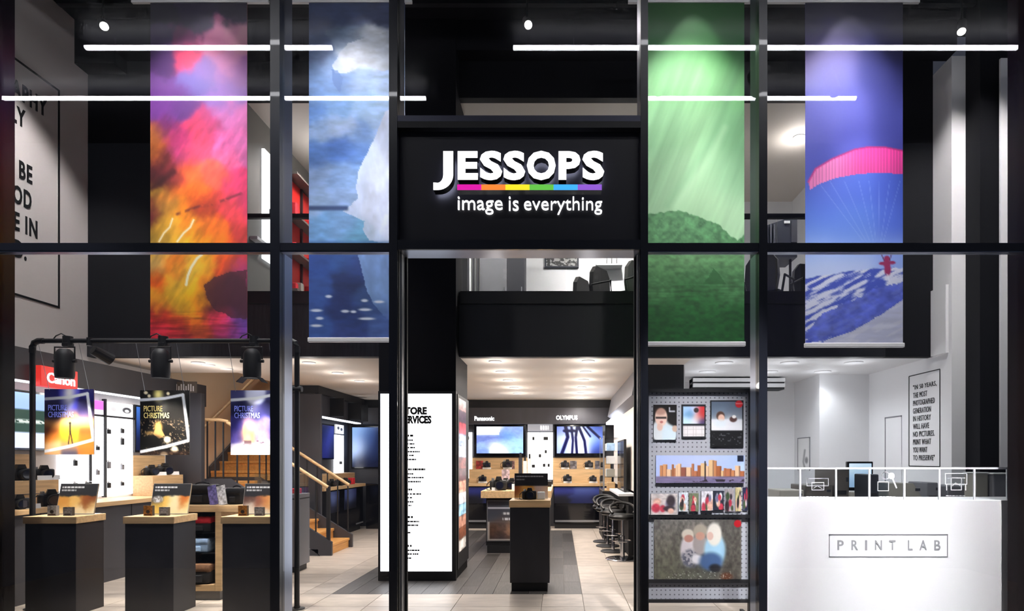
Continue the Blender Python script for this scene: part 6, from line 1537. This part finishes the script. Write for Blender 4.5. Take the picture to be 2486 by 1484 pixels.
MB().box(XX(1118, Yp), XX(1139, Yp), Yp-.01, Yp+.03, UPF, 5.3).build('dark_panel', 'charcoal', t)
def art_pic(x, y): return blend(np.zeros(x.shape+(3,))+60, (fbm(x/6, y/5, 3) > .52)*.8, (200, 200, 200))
p = thing('wall_picture', 'wide black and white picture on the white mezzanine wall', 'picture', (XX(1363, 11.1), 11.1, ZZ(650, 11.1)))
a = PX(1322, 1405, 575, 650, 11.1); MB().bbox(a[0], a[1], 11.1, 11.138, a[2], a[3], .004).build('frame', 'darkbox', p)
panel('print', a[0]+.03, a[1]-.03, a[2]+.03, a[3]-.03, 11.097, art_pic, (0, 80, 0, 75), p, 'printm', 1.5, .002)
d = thing('door_3', 'white panelled doors on the mezzanine wall', None, (XX(1400, 11.12), 11.12, UPF), kind='structure')
for u0, u1 in ((1280, 1371), (1374, 1444)): MB().box(XX(u0, 11.1), XX(u1, 11.1), 11.12, 11.139, UPF+.01, 4.35).build('leaf', 'white', d)
s = thing('wall_shelf', 'white shelf board behind the office chairs', 'shelf', (XX(1480, 11.0), 11.0, ZZ(640, 11.0)))
a = PX(1446, 1510, 628, 648, 11.0); MB().bbox(a[0], a[1], 10.9, 11.138, a[2], a[2]+.03, .004).build('board', 'whitesatin', s)
for k in range(3): MB().bbox(a[0]+.2+k*.09, a[0]+.27+k*.09, 10.95, 11.12, a[2]+.03, a[2]+.16, .004).build('binder', 'ticket', s)
# red-backed display shelves and bright panel on the grey side wall
X0 = -4.08
t = thing('display_shelving', 'red-backed display shelving on the grey mezzanine wall', 'shelving', (X0+.1, 9.9, 3.9))
ya, yb = 9.1, 10.25
MB().box(X0+.001, X0+.02, ya, yb, 4.0, 5.75).build('back_board', 'red', t)
for y in (ya, 9.66, yb): MB().box(X0, X0+(.26 if y == yb else .05), y-.02, y+.02, 4.0, 5.75).build('upright', 'whitesatin' if y == yb else 'black', t)
for z in (4.0, 4.55, 5.1, 5.72): MB().box(X0+.02, X0+.20, ya+.02, yb-.02, z, z+.03).build('shelf_board', 'brownbox', t)
k = 0
for z in (4.03, 4.58, 5.13):
    for y in (9.28, 9.48, 9.85, 10.05):
        pack('boxed_goods', X0+.03, X0+.13, y-.05, y+.05, z, z+.12+.05*(k % 3), ('bagred', 'beigebox', 'red', 'camera')[k % 4], '%s box on the red mezzanine shelving, %s shelf, %s' % (('crimson', 'beige', 'red', 'black')[k % 4], {4.03: 'low', 4.58: 'middle', 5.13: 'high'}[z], {9.28: 'nearest', 9.48: 'second', 9.85: 'third', 10.05: 'farthest'}[y]), 'box', 'boxes on the red shelving'); k += 1
w = thing('accessory_wall', 'bright white panel with small goods on the grey mezzanine wall', 'display panel', (X0+.03, 8.6, 4.2))
MB().box(X0+.001, X0+.04, 8.44, 8.95, 4.25, 5.75).build('panel', 'panelglow', w)
for k, (y, z) in enumerate(((8.6, 4.9), (8.75, 5.1), (8.68, 4.7), (8.8, 4.85))): MB().bbox(X0+.041, X0+.08, y-.03, y+.03, z, z+.08, .005).build('hanging_pack', 'camera', w)
MB().box(X0+.001, X0+.1, 8.12, 8.42, 4.4, 4.44).build('white_ledge', 'whitesatin', w)

# remove nothing, hide nothing: all objects above stay in the scene
for o in bpy.data.objects:
    if o.parent is None and o.type == 'EMPTY' and 'label' not in o: o['label'] = o.name
